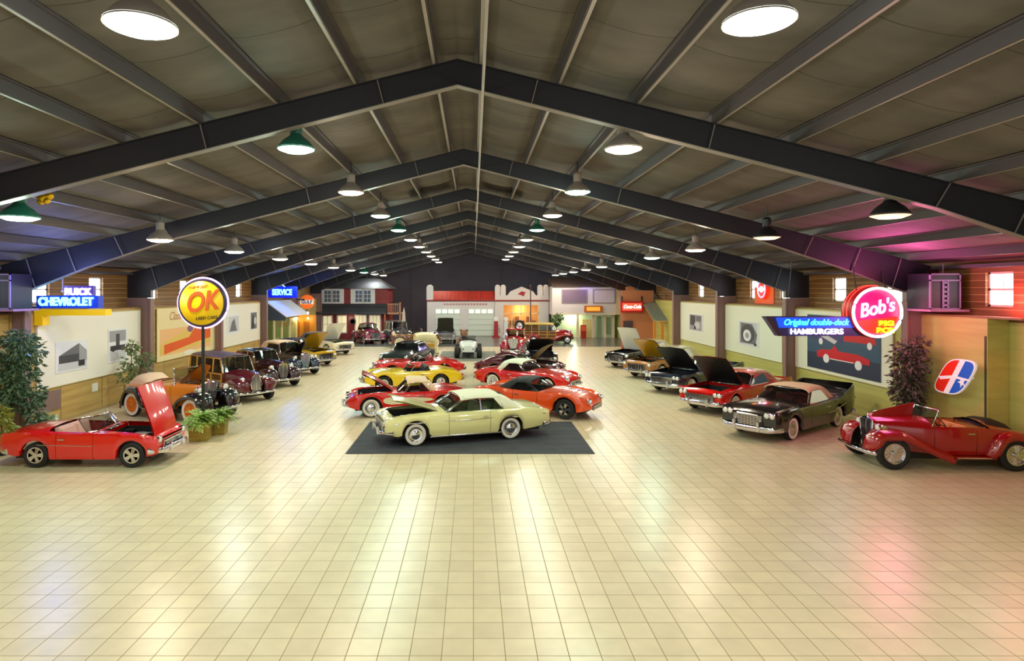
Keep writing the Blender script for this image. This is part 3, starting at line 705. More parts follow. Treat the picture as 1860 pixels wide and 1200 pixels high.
# right row: nose towards the aisle and the camera
HR = math.radians(180+38)
def far_front(px, py, P, rz, s=1, leftnear=True):
    """pose from the contact of the far front wheel"""
    g = gnd(px, py); f = Vector((math.cos(rz), math.sin(rz), 0)); left = Vector((-f.y, f.x, 0))
    return g - f*P['axles'][0]*s + left*P.get('track', .8)*s*(1 if leftnear else -1)
P = full50(black, fin=.3, finw=.85, L=5.4, W=2.0, roof=dict(x=[.95, .35, -.75, -1.3], z=1.4, q=-.55, mat=clotht, bulge=.34), grille=(.42, .78, .5), gtop=.72, hbars=8, lamps=[(.8, .8, .08), (.62, .8, .08)],
    hub='cap', int=redint, seat_mat=redint, trims=[('side_trim', CHR, [(-2.4, .55), (-.9, .5), (-.4, .48)], .014), ('belt_trim', CHR, [(-.6, .97), (2.2, .95)], .008)], bump_dip=-.05, tails=(.93, .85, .05), bump=.18)
P['axles'] = (1.7, -1.4); P['mid'] = [(-2.7, 1.0), (-2.4, 1.04), (-1.3, 1.02), (.8, 1.0), (2.1, .94), (2.55, .86), (2.7, .78)]; P['side'] = [(-2.7, 1.36), (-2.6, 1.34), (-2.1, 1.18), (-1.4, 1.04), (-.6, .96), (.8, .94), (2.2, .94), (2.55, .92), (2.7, .86)]
l, a, s = pose((1436.5, 798), (1517, 774), P, 'L', 1.0)
car('hardtop_coupe', 'black finned coupe with a tan roof, big chrome grille and hood shut', P, l, a, scale=s)
HR = a
P = full50(red, fin=.12, hood_open=.85, under=BLK, roof=dict(x=[.95, .3, -.9, -1.6], z=1.4, q=-.6, mat=paint('salmon top', (214, 110, 90)), bulge=.34), int=redint, seat_mat=redint, lamps=[(.86, .74, .08), (.68, .74, .08)], hbars=6, grille=(.52, .7, .66), bump=.18)
l = far_front(1262, 740, P, HR)
car('hardtop_coupe', 'red hardtop coupe with black-lined raised hood in the right-hand row', P, l, HR)
P = full50(navy, fin=.22, finw=.85, W=2.02, hood_open=.8, under=BLK, tonneau=(-1.9, -1.2, .14), top_mat=M('violet boot', (70, 62, 92), .6), screen=(.9, .5, 1.38), int=M('grey seat', (96, 96, 104), .5), lamps=[(.84, .74, .08), (.66, .74, .08)], grille=(.45, .72, .6), bump=.2)
l = far_front(1197, 707, P, HR)
car('convertible', 'dark navy finned convertible with raised hood beside the red hardtop coupe', P, l, HR)
P = full50(copper, hood_open=.8, under=gold, roof=dict(x=[.95, .35, -1.1, -1.75], z=1.5, q=-.95, mat=ivory, pillars=[-.3], bulge=.3, glass=GLS), vbars=7, grille=(.42, .74, .6), bump=.18, lamps=[(.84, .76, .09)])
l = far_front(1153.7, 682, P, HR)
car('hardtop_coupe', 'copper coupe with ivory roof and gold-lined raised hood', P, l, HR)
P = full50(black, hood_open=1.15, hood_mat=white, under=white, roof=dict(x=[.95, .35, -1.1, -1.75], z=1.5, q=-.95, mat=ivory, bulge=.3), vbars=9, grille=(.42, .74, .6), lamps=[(.84, .76, .09)], bump=.18)
l = far_front(1117.5, 664, P, HR)
car('sedan', 'black car with upright white hood farthest along the right-hand row', P, l, HR)
# centre back
P = full50(black, W=1.9, hood_open=.6, under=BLK, hood_mat=white, roof=dict(x=[.95, .35, -1.1, -1.75], z=1.42, q=-.95, mat=black))
car('sedan', 'black car facing the camera with black-lined raised hood behind the maroon coupe', P, Vector((3.9, 38.6, 0)), -PI/2)
P = full50(paint('dark green', (30, 46, 46)), W=1.95, L=5.0, hood_open=0, roof=dict(x=[.85, .3, -1.0, -1.6], z=1.42, q=-.85, mat=paint('dark green', (30, 46, 46)), bulge=.3), grille=(.4, .7, .66), bump=.2, lamps=[(.84, .76, .09)])
car('hardtop_coupe', 'dark green coupe with wide chrome grille facing the camera behind the red sports cars', P, (-3.9, 38.3, 0), -PI/2-.25)
P = full50(M('paint silver', (150, 150, 158), .3, metal=.5), W=1.85, L=4.9, hood_open=1.2, under=M('olive liner', (58, 56, 44), .8), hood_mat=white, roof=dict(x=[.95, .35, -1.1, -1.75], z=1.5, q=-.95, mat=white))
car('sedan', 'silver grey car with raised hood in front of the garage doors', P, at(809, 620, 56)*Vector((1, 1, 0)), -PI/2+.05)
# left row, far end
HLft = math.radians(-40)
P = full50(gold, hood_open=.8, under=gold, roof=dict(x=[.95, .35, -1.1, -1.75], z=1.5, q=-.95, mat=M('dark cloth', (44, 40, 48), .7)), vbars=9, grille=(.45, .74, .6), bump=.18, fin=0, W=1.9)
l = far_front(594, 661, P, HLft, 1, False); car('sedan', 'gold car with gold-lined raised hood in the left-hand row', P, l, HLft)
P = full50(ivory, hood_open=1.0, under=white, hood_mat=white, roof=dict(x=[.95, .35, -1.1, -1.75], z=1.45, q=-.95, mat=M('grey cloth', (120, 120, 120), .7)), grille=(.45, .7, .6))
l = far_front(628, 641.5, P, HLft, 1, False); car('sedan', 'ivory car with tall white raised hood at the far end of the left-hand row', P, l, HLft)
# ---- pre-war cars: narrow body, separate wings, running boards
def fender(P, root, x, r, yi, yo, path, mat, name='fender', skirt=.12, s=1):
    """path: (x, z) crown line; the section domes from the body (yi) out to yo"""
    rows = []
    n = len(path)
    fx = [p[0] for p in path]; tt = np.linspace(0, n-1, n*4)
    pts_ = [(pc([(i, p[0]) for i, p in enumerate(path)], t), pc([(i, p[1]) for i, p in enumerate(path)], t)) for t in tt]
    m = len(pts_)
    for i, (a, z) in enumerate(pts_):
        p0 = pts_[max(i-1, 0)]; p1 = pts_[min(i+1, m-1)]; dx, dz = p1[0]-p0[0], p1[1]-p0[1]; l = math.hypot(dx, dz) or 1
        nx, nz = (dz/l, -dx/l) if True else (0, 1)
        if nz < 0 and abs(nz) > .2 and dx < 0: pass
        nx, nz = -dz/l, dx/l
        if dx < 0: nx, nz = dz/l, -dx/l
        w_ = yo-yi; e = min(1, .72+.28*math.sin(PI*min(i/(m-1)*3, .5)))
        sk = skirt
        S = [(yi, -.02), (yi+.25*w_*e, .035), (yi+.6*w_*e, .05), (yi+.88*w_*e, .0), (yi+w_*e, -.06), (yi+w_*e, -.06-sk*.6)]
        rows.append([(a+nx*h, s*y, z+nz*h) for y, h in S])
    o = MB().grid(rows).build(name, mat, root, smooth=50)
    md = o.modifiers.new('s', 'SOLIDIFY'); md.thickness = .015
    return o
def vintage(name, label, P, loc, rz, cat='car', scale=1, group='cars parked in the hall'):
    """body profile as in car(), plus wings, boards, tall grille, stand-off lamps"""
    P.update(arches=False, prewar=True); bm = P.get('bump_v', True); P['bump'] = 0; P.setdefault('crown', .06); P.setdefault('round', .03)
    g = P.pop('vgrille'); P.setdefault('tw', .15)
    yo = P.get('wing', .86); P['track'] = yo-.13
    root = car(name, label, P, loc, rz, cat, scale, group)
    r = P['r']; fa, ra = P['axles']; fm = P.get('fender_mat', P['paint']); hwf = pc(P['hw'], fa); hwr = pc(P['hw'], ra)
    zb = .36; R = r+.1; zt = 2*r+.1
    fp = P.get('front_wing') or [(fa+R+.02, r*.75), (fa+R*.9, r+R*.62), (fa+R*.35, zt+.02), (fa-R*.3, zt), (fa-R*1.05, r+.35), (fa-R*1.7, zb+.05), (fa-R*2.1, zb)]
    rp = P.get('rear_wing') or [(ra+R*1.15, zb), (ra+R*.95, r+.25), (ra+R*.45, zt), (ra-R*.3, zt+.02), (ra-R*.85, r+R*.55), (ra-R*1.1, r*.7)]
    for s in (-1, 1):
        fender(P, root, fa, r, max(hwf*.75, .2), yo, fp, fm, 'front_fender', P.get('skirt_f', .12), s)
        fender(P, root, ra, r, min(hwr*.9, yo-.25), yo, rp, fm, 'rear_fender', P.get('skirt_f', .12), s)
        a, b = fp[-1][0], rp[0][0]
        MB().b2((b-.02, s*.5, zb-.05), (a+.02, s*(yo-.01), zb-.01)).build('running_board', P.get('board_mat', BLK), root)
        MB().tube([(b, s*yo, zb-.02), (a, s*yo, zb-.02)], .016, 6).build('board_trim', CHR, root)
    # grille shell
    x = P['nose']; w_, z0, z1, nb = g; m = MB(); sh = MB(); tp = P.get('gshape', .85)
    poly = [(-w_*.62, z0), (w_*.62, z0), (w_, z0+(z1-z0)*.55), (w_*tp, z1-.05), (w_*.3, z1), (-w_*.3, z1), (-w_*tp, z1-.05), (-w_, z0+(z1-z0)*.55)]
    m.prism([(a, b) for a, b in poly], x-.02, x+.01, 'yz')
    rake = P.get('rake', .06)
    gr = m.build('grille', P.get('grille_mat', M('grille mesh grey', (120, 122, 126), .4, metal=.6)), root)
    ring = [(x+.012, a, b) for a, b in poly]+[(x+.012, *poly[0])]
    sh.tube(ring, .028, 6); 
    for i in range(nb):
        y = -w_*.75+1.5*w_*(i+.5)/nb; sh.box((x+.015, y, (z0+z1)/2), (.02, .012, (z1-z0)*.86))
    sh.box((x+.02, 0, (z0+z1)/2), (.03, .03, z1-z0)); sh.lathe([(.03, 0), (.04, .03), (.01, .12), (0, .12)], 10, 'z', (x-.03, 0, z1))
    sh.build('grille_shell', CHR, gr, smooth=50)
    lz = P.get('lamp_z', z1-.18); ly = P.get('lamp_y', w_+.17); lx = P.get('lamp_x', x+.02)
    for s in (-1, 1):
        h = MB().lathe([(0, -.2), (.06, -.18), (.105, -.08), (.12, .02), (.118, .04), (.1, .045), (0, .045)], 20, 'x', (lx, s*ly, lz))
        h.tube([(lx-.07, s*ly, lz-.05), (lx-.07, s*ly*.8, lz-.3)], .02, 6)
        ho = h.build('headlight', P.get('lamp_mat', CHR), root, smooth=40)
        MB().lathe([(.1, .046), (.06, .06), (0, .065)], 20, 'x', (lx, s*ly, lz)).build('lens', HL, ho, smooth=60)
    if bm:
        bx = max(fa+R+.12, x+.12)
        for nm, xx, s in (('front_bumper', bx, 1), ('rear_bumper', P['tail']-.22, -1)):
            b = MB().tube([(xx-s*.16, -yo, .42), (xx-s*.04, -yo*.8, .42), (xx, 0, .4), (xx-s*.04, yo*.8, .42), (xx-s*.16, yo, .42)], .045, 8, flat=.45)
            for q in (-.35, .35): b.tube([(xx, q, .4), (xx-s*.3, q*.9, .42)], .02, 5)
            b.build(nm, CHR, root, smooth=50)
    MB().b2((ra-.3, -.36, .3), (fa+.25, .36, .42)).build('chassis', BLK, root)
    ax = MB()
    for a in (fa, ra): ax.tube([(a, -P['track'], r), (a, P['track'], r)], .04, 8)
    ax.build('axles', BLK, root)
    if P.get('spare'):
        sx_, sy, sz, rt = P['spare']
        wheel(root, sx_, sy, r*.95, P['tw'], P.get('ww', False), P.get('hub', 'cap'), P.get('rim'), 1, sz, rt, 'spare_wheel')
    return root
def pre(pt, L, **kw):
    P = dict(paint=pt, r=.38, tw=.16, ww=True, hub='cap', int=tanint, seat_mat=tanint, belt=1.16)
    P.update(kw); return P
# near right: deep red open tourer
P = pre(dred, 4.8, nose=1.78, tail=-2.08, axles=(1.55, -1.5), r=.42, tw=.2, ww=False, hub='wire', wing=.92,
    side=[(-2.08, .7), (-1.9, .88), (-1.4, 1.02), (-.8, 1.08), (.4, 1.1), (1.78, 1.12)], mid=[(-2.08, .72), (-1.9, .92), (-1.5, 1.06), (-.9, 1.14), (.5, 1.2), (1.78, 1.18)],
    hw=[(-2.08, .36), (-1.8, .56), (-1.0, .74), (-.2, .74), (.5, .62), (1.78, .3)], bot=[(-2.08, .5), (-1.6, .4), (0, .36), (1.78, .45)],
    hood=(.62, 1.68), under=dred, cockpit=(-.95, .42), door=(-.62, .4), screen=(.5, .3, 1.5), bulge=.06, belt=1.1, tonneau=(-1.75, -.85, .17), seat_rows=[-.25], hood_mat=dred,
    vgrille=(.3, .42, 1.2, 14), gshape=.9, lamp_z=1.0, lamp_y=.46, lamp_x=1.72, board_mat=dred, skirt_f=.2, int=M('orange leather', (214, 128, 66), .5), seat_mat=M('orange leather', (214, 128, 66), .5),
    front_wing=[(2.08, .42), (2.02, .72), (1.78, .94), (1.35, .95), (.85, .74), (.35, .48), (.0, .34)], rear_wing=[(-.85, .34), (-.98, .62), (-1.2, .9), (-1.5, .98), (-1.85, .88), (-2.1, .6)], trims=[])
l, a, s = pose((1622, 852), (1843, 855), P, 'L')
vintage('roadster', 'deep red open roadster with wire wheels, tall grille and raised hood', P, l, a, scale=s)
_r = [o for o in COL.objects if o.name.startswith('roadster')][-1]
MB().prism([(.6, 1.2), (1.66, 1.17), (1.6, 1.36), (.52, 1.62)], -.03, .0, 'xz').build('hood_leaf', dred, _r).rotation_euler = (0, 0, 0)
MB().add([(.6, -.0, 1.2), (1.66, -.0, 1.17), (1.66, -.22, 1.25), (.6, -.4, 1.38)], [(0, 1, 2, 3)]).build('hood_leaf', dred, _r)
# orange and black early roadster pickup
obody = paint('amber orange', (222, 128, 34)); bfend = paint('fender black', (18, 16, 16))
P = pre(obody, 3.8, nose=1.35, tail=-1.85, axles=(1.4, -1.35), r=.4, tw=.13, ww=True, hub='wood', rim=M('orange wheel', (214, 120, 40), .4), wing=.84, fender_mat=bfend,
    side=[(-1.85, 1.02), (-1.0, 1.04), (-.9, 1.1), (.5, 1.12), (1.35, 1.1)], mid=[(-1.85, 1.0), (-1.0, 1.04), (-.9, 1.12), (.5, 1.2), (1.35, 1.18)],
    hw=[(-1.85, .66), (-1.0, .68), (-.2, .68), (.45, .6), (1.35, .3)], bot=[(-1.85, .55), (0, .45), (1.35, .5)],
    hood=(.5, 1.28), hood_open=.75, under=obody, cockpit=(-.85, .4), door=(-.5, .35), screen=(.45, .35, 1.62), bulge=.0, belt=1.12, tonneau=(-1.8, -.85, .3), top_mat=clotht, seat_rows=[-.2],
    vgrille=(.3, .48, 1.2, 10), gshape=.98, lamp_z=1.0, lamp_y=.5, lamp_x=1.5, spare=(.62, .82, .74, (0, 0, PI)))
l, a, s = pose((343, 771), (237, 756.5), P, 'R')
vintage('roadster', 'orange early roadster with black fenders, whitewalls and folded tan top', P, l, a, scale=s)
# maroon woodie wagon
wood = noisy('honey wood panel', (176, 116, 30), (146, 92, 22), (2, 2, 8), .35, coat=.4)
dwood = M('dark wood panel', (96, 58, 24), .4); WF = M('pale wood frame', (196, 140, 48), .4)
def woodie(name, label, body, top, loc, rz, sc, hood_open=0):
    P = pre(body, 4.8, nose=1.9, tail=-2.3, axles=(1.55, -1.4), r=.37, tw=.18, ww=False, hub='cap', wing=.9,
        side=[(-2.3, 1.1), (-1, 1.12), (.7, 1.12), (1.4, 1.08), (1.9, 1.0)], mid=[(-2.3, 1.1), (-1, 1.14), (.7, 1.18), (1.4, 1.14), (1.9, 1.02)],
        hw=[(-2.3, .74), (-1.5, .8), (.5, .76), (1.2, .56), (1.9, .26)], bot=[(-2.3, .42), (0, .36), (1.9, .45)],
        hood=(.8, 1.8), cockpit=(-2.2, .62), door=(-.2, .6), door_mat=wood, belt=1.12, seat_rows=[-.25, -1.15, -1.9], crown=.07,
        roof=dict(x=[.66, .35, -2.2, -2.32], z=1.78, mat=top, yb=.72, yt=.66, quarter=False, pillar_mat=WF, frame=CHR, pillars=[-.22, -.95, -1.6, -2.2], pr=.03, bulge=.06, rearglass=False, crown=.07),
        vgrille=(.24, .4, 1.1, 12), gshape=.6, lamp_z=.92, lamp_y=.5, lamp_x=1.7, int=dwood, seat_mat=M('brown leather', (90, 52, 30), .5), skirt_f=.3, board_mat=body,
        front_wing=[(2.05, .45), (2.02, .75), (1.8, .9), (1.4, .92), (.95, .8), (.45, .55), (.2, .36)])
    root = vintage(name, label, P, loc, rz, scale=sc)
    for s in (-1, 1):          # wooden side panels over the rear body
        t = MB(); t2 = MB(); y = s*.812
        for x0, x1 in ((-2.25, -1.62), (-1.58, -.98), (-.94, -.24), (-.2, .56)):
            yy0 = s*(pc(P['hw'], x0)+.012); yy1 = s*(pc(P['hw'], x1)+.012)
            t.add([(x0, yy0, .5), (x1, yy1, .5), (x1, yy1, 1.08), (x0, yy0, 1.08)], [(0, 1, 2, 3)])
            for a_, b_ in (((x0, yy0, .5), (x1, yy1, .5)), ((x1, yy1, .5), (x1, yy1, 1.08)), ((x1, yy1, 1.08), (x0, yy0, 1.08)), ((x0, yy0, 1.08), (x0, yy0, .5)), ((x0, yy0, .8), (x1, yy1, .8))):
                t2.tube([a_, b_], .028, 6)
        o = t.build('wood_panel', dwood if True else wood, root); t2.build('wood_frame', WF, o)
    MB().b2((-2.33, -.7, .5), (-2.3, .7, 1.1)).build('tailgate', wood, root)
    return root
def ff(px, py, axle, track, rz, s=1, near='L'):
    return far_front(px, py, dict(axles=(axle, 0), track=track), rz, s, near == 'L')
woodie('woodie_wagon', 'maroon wood-sided wagon with whitewalls beside the yellow round sign post', maroon, M('violet roof', (84, 66, 88), .45), ff(487, 724, 1.55, .77, HLft, 1, 'R'), HLft, 1.0)
# dark maroon coupe
P = pre(paint('black cherry', (44, 12, 24)), 4.8, nose=1.9, tail=-2.3, axles=(1.6, -1.45), r=.38, tw=.17, ww=False, wing=.92,
    side=[(-2.3, .7), (-2.1, .9), (-1.5, 1.1), (.6, 1.12), (1.9, 1.05)], mid=[(-2.3, .7), (-2.1, .95), (-1.5, 1.14), (.6, 1.17), (1.3, 1.14), (1.9, 1.04)],
    hw=[(-2.3, .4), (-1.9, .62), (-1.0, .76), (.3, .76), (1.1, .52), (1.9, .24)], bot=[(-2.3, .45), (0, .36), (1.9, .45)],
    hood=(.8, 1.8), cockpit=(-1.3, .6), door=(-.5, .55), belt=1.12, seat_rows=[-.35], crown=.07, roof=dict(x=[.66, .4, -.9, -1.6], z=1.68, q=-.5, mat=paint('black top', (26, 22, 34)), yb=.7, yt=.6, bulge=.08, round=1, pillars=[-.1]),
    vgrille=(.26, .4, 1.12, 12), gshape=.7, lamp_z=.96, lamp_y=.52, lamp_x=1.74, skirt_f=.25, board_mat=black)
vintage('coupe', 'dark maroon rounded coupe with big chrome lamps beyond the wood-sided wagon', P, ff(534, 699, 1.6, .79, HLft, 1, 'R'), HLft)
# dark car with open hood and silver grille
sb = paint('ice blue', (150, 176, 196))
P = pre(paint('smoke', (40, 38, 40)), 4.8, nose=1.9, tail=-2.3, axles=(1.6, -1.45), r=.38, tw=.17, ww=False, wing=.92, fender_mat=paint('dark blue', (26, 36, 58)),
    side=[(-2.3, .7), (-2.1, .9), (-1.5, 1.1), (.6, 1.12), (1.9, 1.05)], mid=[(-2.3, .7), (-2.1, .95), (-1.5, 1.14), (.6, 1.17), (1.3, 1.14), (1.9, 1.04)],
    hw=[(-2.3, .4), (-1.9, .62), (-1.0, .76), (.3, .76), (1.1, .52), (1.9, .28)], bot=[(-2.3, .45), (0, .36), (1.9, .45)],
    hood=(.8, 1.8), hood_open=.7, under=paint('smoke', (40, 38, 40)), cockpit=(-1.3, .6), door=(-.5, .55), belt=1.12, crown=.07, seat_rows=[-.35], roof=dict(x=[.66, .4, -1.0, -1.6], z=1.72, q=-.6, mat=clotht, yb=.7, yt=.6, bulge=.04),
    vgrille=(.3, .36, 1.16, 12), gshape=.8, lamp_z=.96, lamp_y=.52, lamp_x=1.74, grille_mat=sb, skirt_f=.25)
vintage('coupe', 'smoky dark vintage coupe with pale blue grille and raised hood', P, ff(570.5, 678, 1.6, .79, HLft, 1, 'R'), HLft)
# far end: pink-maroon pickup, dark sedan, brown tourer, red truck, wood-sided red wagon
P = pre(paint('wine', (132, 26, 62)), 4.6, nose=1.9, tail=-2.3, axles=(1.5, -1.4), r=.38, tw=.18, ww=True, wing=.94,
    side=[(-2.3, .95), (-.9, .98), (-.8, 1.12), (.6, 1.12), (1.9, 1.0)], mid=[(-2.3, .93), (-.9, .96), (-.8, 1.14), (.6, 1.17), (1.9, 1.02)],
    hw=[(-2.3, .7), (-1.0, .74), (.3, .76), (1.1, .6), (1.9, .42)], bot=[(-2.3, .45), (0, .36), (1.9, .45)], hood=(.8, 1.8), cockpit=(-.75, .6), door=(-.4, .55), belt=1.12, seat_rows=[-.3],
    roof=dict(x=[.66, .4, -.5, -.75], z=1.66, q=-.3, mat=paint('wine', (132, 26, 62)), yb=.72, yt=.62, bulge=.1, round=1), vgrille=(.42, .45, .95, 10), gshape=.9, lamp_z=.95, lamp_y=.66, lamp_x=1.7, skirt_f=.28)
vintage('pickup_truck', 'wine red rounded pickup truck in front of the red house', P, Vector((-9.1, 55.2, 0)), math.radians(-62))
P = pre(paint('grey blue', (74, 78, 92)), 4.4, nose=1.5, tail=-2.0, axles=(1.4, -1.3), r=.42, tw=.14, ww=True, hub='wood', rim=M('cream wheel', (220, 208, 170), .4), wing=.86,
    side=[(-2.0, 1.1), (.6, 1.14), (1.5, 1.12)], mid=[(-2.0, 1.12), (.6, 1.2), (1.5, 1.2)], hw=[(-2.0, .68), (-.2, .7), (.45, .64), (1.5, .34)], bot=[(-2.0, .5), (1.5, .5)],
    hood=(.6, 1.42), cockpit=(-1.9, .5), door=(-.4, .45), belt=1.14, seat_rows=[-.2, -1.2], roof=dict(x=[.52, .46, -1.85, -1.95], z=1.86, mat=paint('grey blue', (74, 78, 92)), yb=.68, yt=.64, quarter=False, pillars=[-.3, -1.2], pr=.025, bulge=.02, rearglass=False),
    vgrille=(.36, .5, 1.24, 10), gshape=.98, lamp_z=1.02, lamp_y=.52, lamp_x=1.55, fender_mat=black, spare=(.7, .84, .82, (0, 0, PI)))
vintage('sedan', 'grey-blue tall vintage sedan with cream spare wheel near the red house porch', P, Vector((-6.5, 55.0, 0)), math.radians(-66))
P = pre(paint('walnut', (98, 56, 24)), 4.2, nose=1.5, tail=-1.9, axles=(1.4, -1.3), r=.44, tw=.13, ww=True, hub='wood', rim=M('cream wheel', (220, 208, 170), .4), wing=.84,
    side=[(-1.9, .98), (.6, 1.04), (1.5, 1.06)], mid=[(-1.9, 1.0), (.6, 1.1), (1.5, 1.12)], hw=[(-1.9, .66), (-.2, .68), (.45, .6), (1.5, .34)], bot=[(-1.9, .5), (1.5, .5)],
    hood=(.6, 1.42), cockpit=(-1.6, .5), door=(-.4, .45), belt=1.02, seat_rows=[-.2, -1.1], screen=(.5, .45, 1.5), bulge=.0, vgrille=(.34, .5, 1.16, 10), gshape=.98, lamp_z=.98, lamp_y=.5, lamp_x=1.55, tonneau=(-1.85, -1.5, .3), top_mat=clotht)
vintage('touring_car', 'walnut brown open tourer with cream wheels behind the yellow panel truck', P, Vector((-4.6, 50.5, 0)), math.radians(12))
# low yellow and cream truck seen from behind
P = pre(paint('butter', (232, 216, 150)), 4.2, nose=1.4, tail=-2.0, axles=(1.35, -1.3), r=.36, tw=.2, ww=False, wing=.82,
    side=[(-2.0, 1.12), (.5, 1.12), (1.4, 1.05)], mid=[(-2.0, 1.12), (.5, 1.16), (1.4, 1.08)], hw=[(-2.0, .7), (0, .72), (.5, .64), (1.4, .34)], bot=[(-2.0, .45), (1.4, .5)],
    hood=(.6, 1.32), cockpit=(-1.9, .5), door=(-.4, .45), belt=1.12, seat_rows=[-.2], roof=dict(x=[.52, .4, -1.9, -2.02], z=1.6, mat=M('cream roof', (238, 226, 176), .5), yb=.7, yt=.66, quarter=False, pillars=[-.4, -1.2, -1.95], pr=.04, pillar_mat=paint('butter', (232, 216, 150)), bulge=.02, rearglass=False, crown=.08),
    vgrille=(.32, .5, 1.1, 8))
r_ = vintage('panel_truck', 'butter yellow wagon with wooden tailgate seen from behind', P, Vector((-3.35, 43.4, 0)), math.radians(98))
MB().b2((-2.04, -.55, .55), (-2.0, .55, 1.05)).build('tailgate', M('mustard wood', (196, 142, 44), .5), r_)
# white hot rod roadster from behind, fat tyres, no wings
P = dict(paint=paint('hot rod white', (226, 236, 230)), nose=1.6, tail=-1.5, r=.38, axles=(1.5, -1.15), arches=False, prewar=True, tw=.34, track=.74, track_r=.74, ww=False, hub='cap', crown=.05, round=.1,
    side=[(-1.5, .8), (-1.2, 1.0), (-.6, 1.05), (.5, 1.05), (1.6, 1.0)], mid=[(-1.5, .82), (-1.2, 1.05), (-.6, 1.12), (.5, 1.14), (1.6, 1.05)], hw=[(-1.5, .42), (-1.1, .56), (-.3, .62), (.5, .56), (1.6, .28)], bot=[(-1.5, .42), (0, .34), (1.6, .4)],
    hood=(.6, 1.5), cockpit=(-.7, .45), door=(-.4, .35), belt=1.05, screen=(.5, .4, 1.36), bulge=.02, bump=0, int=redint, seat_mat=M('dark seat', (50, 54, 54), .5), seat_rows=[-.15], tails=(.7, .62, .05))
car('hot_rod', 'white fenderless hot rod seen from behind on the grey carpet', P, Vector((-.35, 43.6, .013)), math.radians(90))
# red truck
P = pre(red, 4.4, nose=1.5, tail=-2.2, axles=(1.4, -1.4), r=.4, tw=.18, ww=False, wing=.88, fender_mat=paint('raspberry', (150, 16, 40)),
    side=[(-2.2, 1.0), (-.9, 1.02), (-.8, 1.16), (.5, 1.16), (1.5, 1.1)], mid=[(-2.2, 1.0), (-.9, 1.02), (-.8, 1.2), (.5, 1.22), (1.5, 1.15)], hw=[(-2.2, .7), (-.9, .74), (.4, .7), (1.5, .36)], bot=[(-2.2, .5), (1.5, .5)],
    hood=(.6, 1.42), hood_open=.0, cockpit=(-.75, .5), door=(-.4, .45), belt=1.16, seat_rows=[-.3], roof=dict(x=[.54, .46, -.5, -.72], z=1.78, q=-.4, mat=red, yb=.7, yt=.64, bulge=.04, frame=red),
    vgrille=(.36, .5, 1.2, 12), grille_mat=M('white mesh', (220, 220, 215), .5), gshape=.95, lamp_z=1.0, lamp_y=.56, lamp_x=1.5, spare=(.0, .3, 2.0, (0, 0, PI/2)))
vintage('fire_truck', 'small bright red truck with white grille left of the thin dark pole', P, Vector((3.0, 45.6, 0)), math.radians(-100))
woodie('woodie_wagon', 'red and amber wood-sided wagon parked side-on by the cream shop', paint('brick red', (150, 22, 22)), M('amber roof', (196, 168, 90), .5), Vector((6.5, 54.6, 0)), math.radians(-6), .95)
# ================================================================ CARPETS, BOARDS, PICTURES
tag(MB().b2((-3.55, 17.7, 0), (3.37, 22.0, .012)).build('carpet', noisy('charcoal carpet', (66, 70, 76), (50, 54, 60), (1.5, 3, 1), .9, detail=6)), 'charcoal rectangular carpet under the cream hardtop coupe', 'carpet')
tag(MB().b2((-2.3, 40.6, 0), (1.6, 47.2, .012)).build('carpet', noisy('grey green carpet', (128, 134, 120), (108, 114, 104), (1, 1, 1), .8)), 'grey carpet under the white hot rod', 'carpet')
WB = M('white board', (244, 240, 224), .35); WBR = M('greenish white board', (236, 240, 218), .35)
def board(side, y0, y1, label, mat=WB, z0=1.27, z1=3.68):
    x = LL if side < 0 else RL; s = -side
    x += .004*s
    t = thing('display_board', label, 'board', (x, (y0+y1)/2, z0), 0, 'white display boards on the walls')
    h = (y1-y0)/2
    MB().b2((0, -h, 0), (.05*s, h, z1-z0)).build('panel', mat, t)
    e = MB(); 
    for z in (0, z1-z0): e.b2((.04*s, -h, z-.015), (.065*s, h, z+.015))
    for y in (-h, h): e.b2((.04*s, y-.015, 0), (.065*s, y+.015, z1-z0))
    e.build('edging', M('board edging', (214, 206, 170), .5), t)
board(-1, 20.7, 27.1, 'long white display board on the left wall behind the red two-seater')
board(-1, 36.0, 42.3, 'white display board on the left wall beyond the beach poster')
board(1, 20.9, 27.2, 'white display board on the right wall carrying the blue car poster', WBR, z0=1.3, z1=3.72)
board(1, 28.4, 34.8, 'white display board on the right wall with the grey wheel photograph', WBR, z0=1.3, z1=3.72)
board(1, 36.0, 42.3, 'white display board on the right wall nearest the metal roofed shed', WBR, z0=1.3, z1=3.72)
G = {k: M('print grey %d' % k, (k, k, k+4), .5) for k in (235, 205, 160, 110, 70, 40)}
def picture(side, y0, y1, z0, z1, label, shapes, bg=235, name='framed_photograph', cat='photograph', mats=None):
    """shapes: (grey key or material, polygon in 0..1 x 0..1 as seen from the hall)"""
    x = (LL+.057) if side < 0 else (RL-.057); s = -side
    t = thing(name, label, cat, (x, (y0+y1)/2, z0)); h = (y1-y0)/2; H = z1-z0
    MB().b2((0, -h, 0), (.025*s, h, H)).build('print', G[bg] if isinstance(bg, int) else bg, t)
    def P(u, v): return ((-h+2*h*u) if side < 0 else (h-2*h*u), v*H)
    for i, (m, poly) in enumerate(shapes):
        pts_ = [P(u, v) for u, v in poly]
        MB().prism(pts_, .025*s, (.027+.0015*i)*s, 'yz').build('printed_shape', G[m] if isinstance(m, int) else m, t)
R4 = lambda a, b, c, d: [(a, b), (c, b), (c, d), (a, d)]
def ell(cx, cy, rx, ry, n=20): return [(cx+rx*math.cos(2*PI*k/n), cy+ry*math.sin(2*PI*k/n)) for k in range(n)]
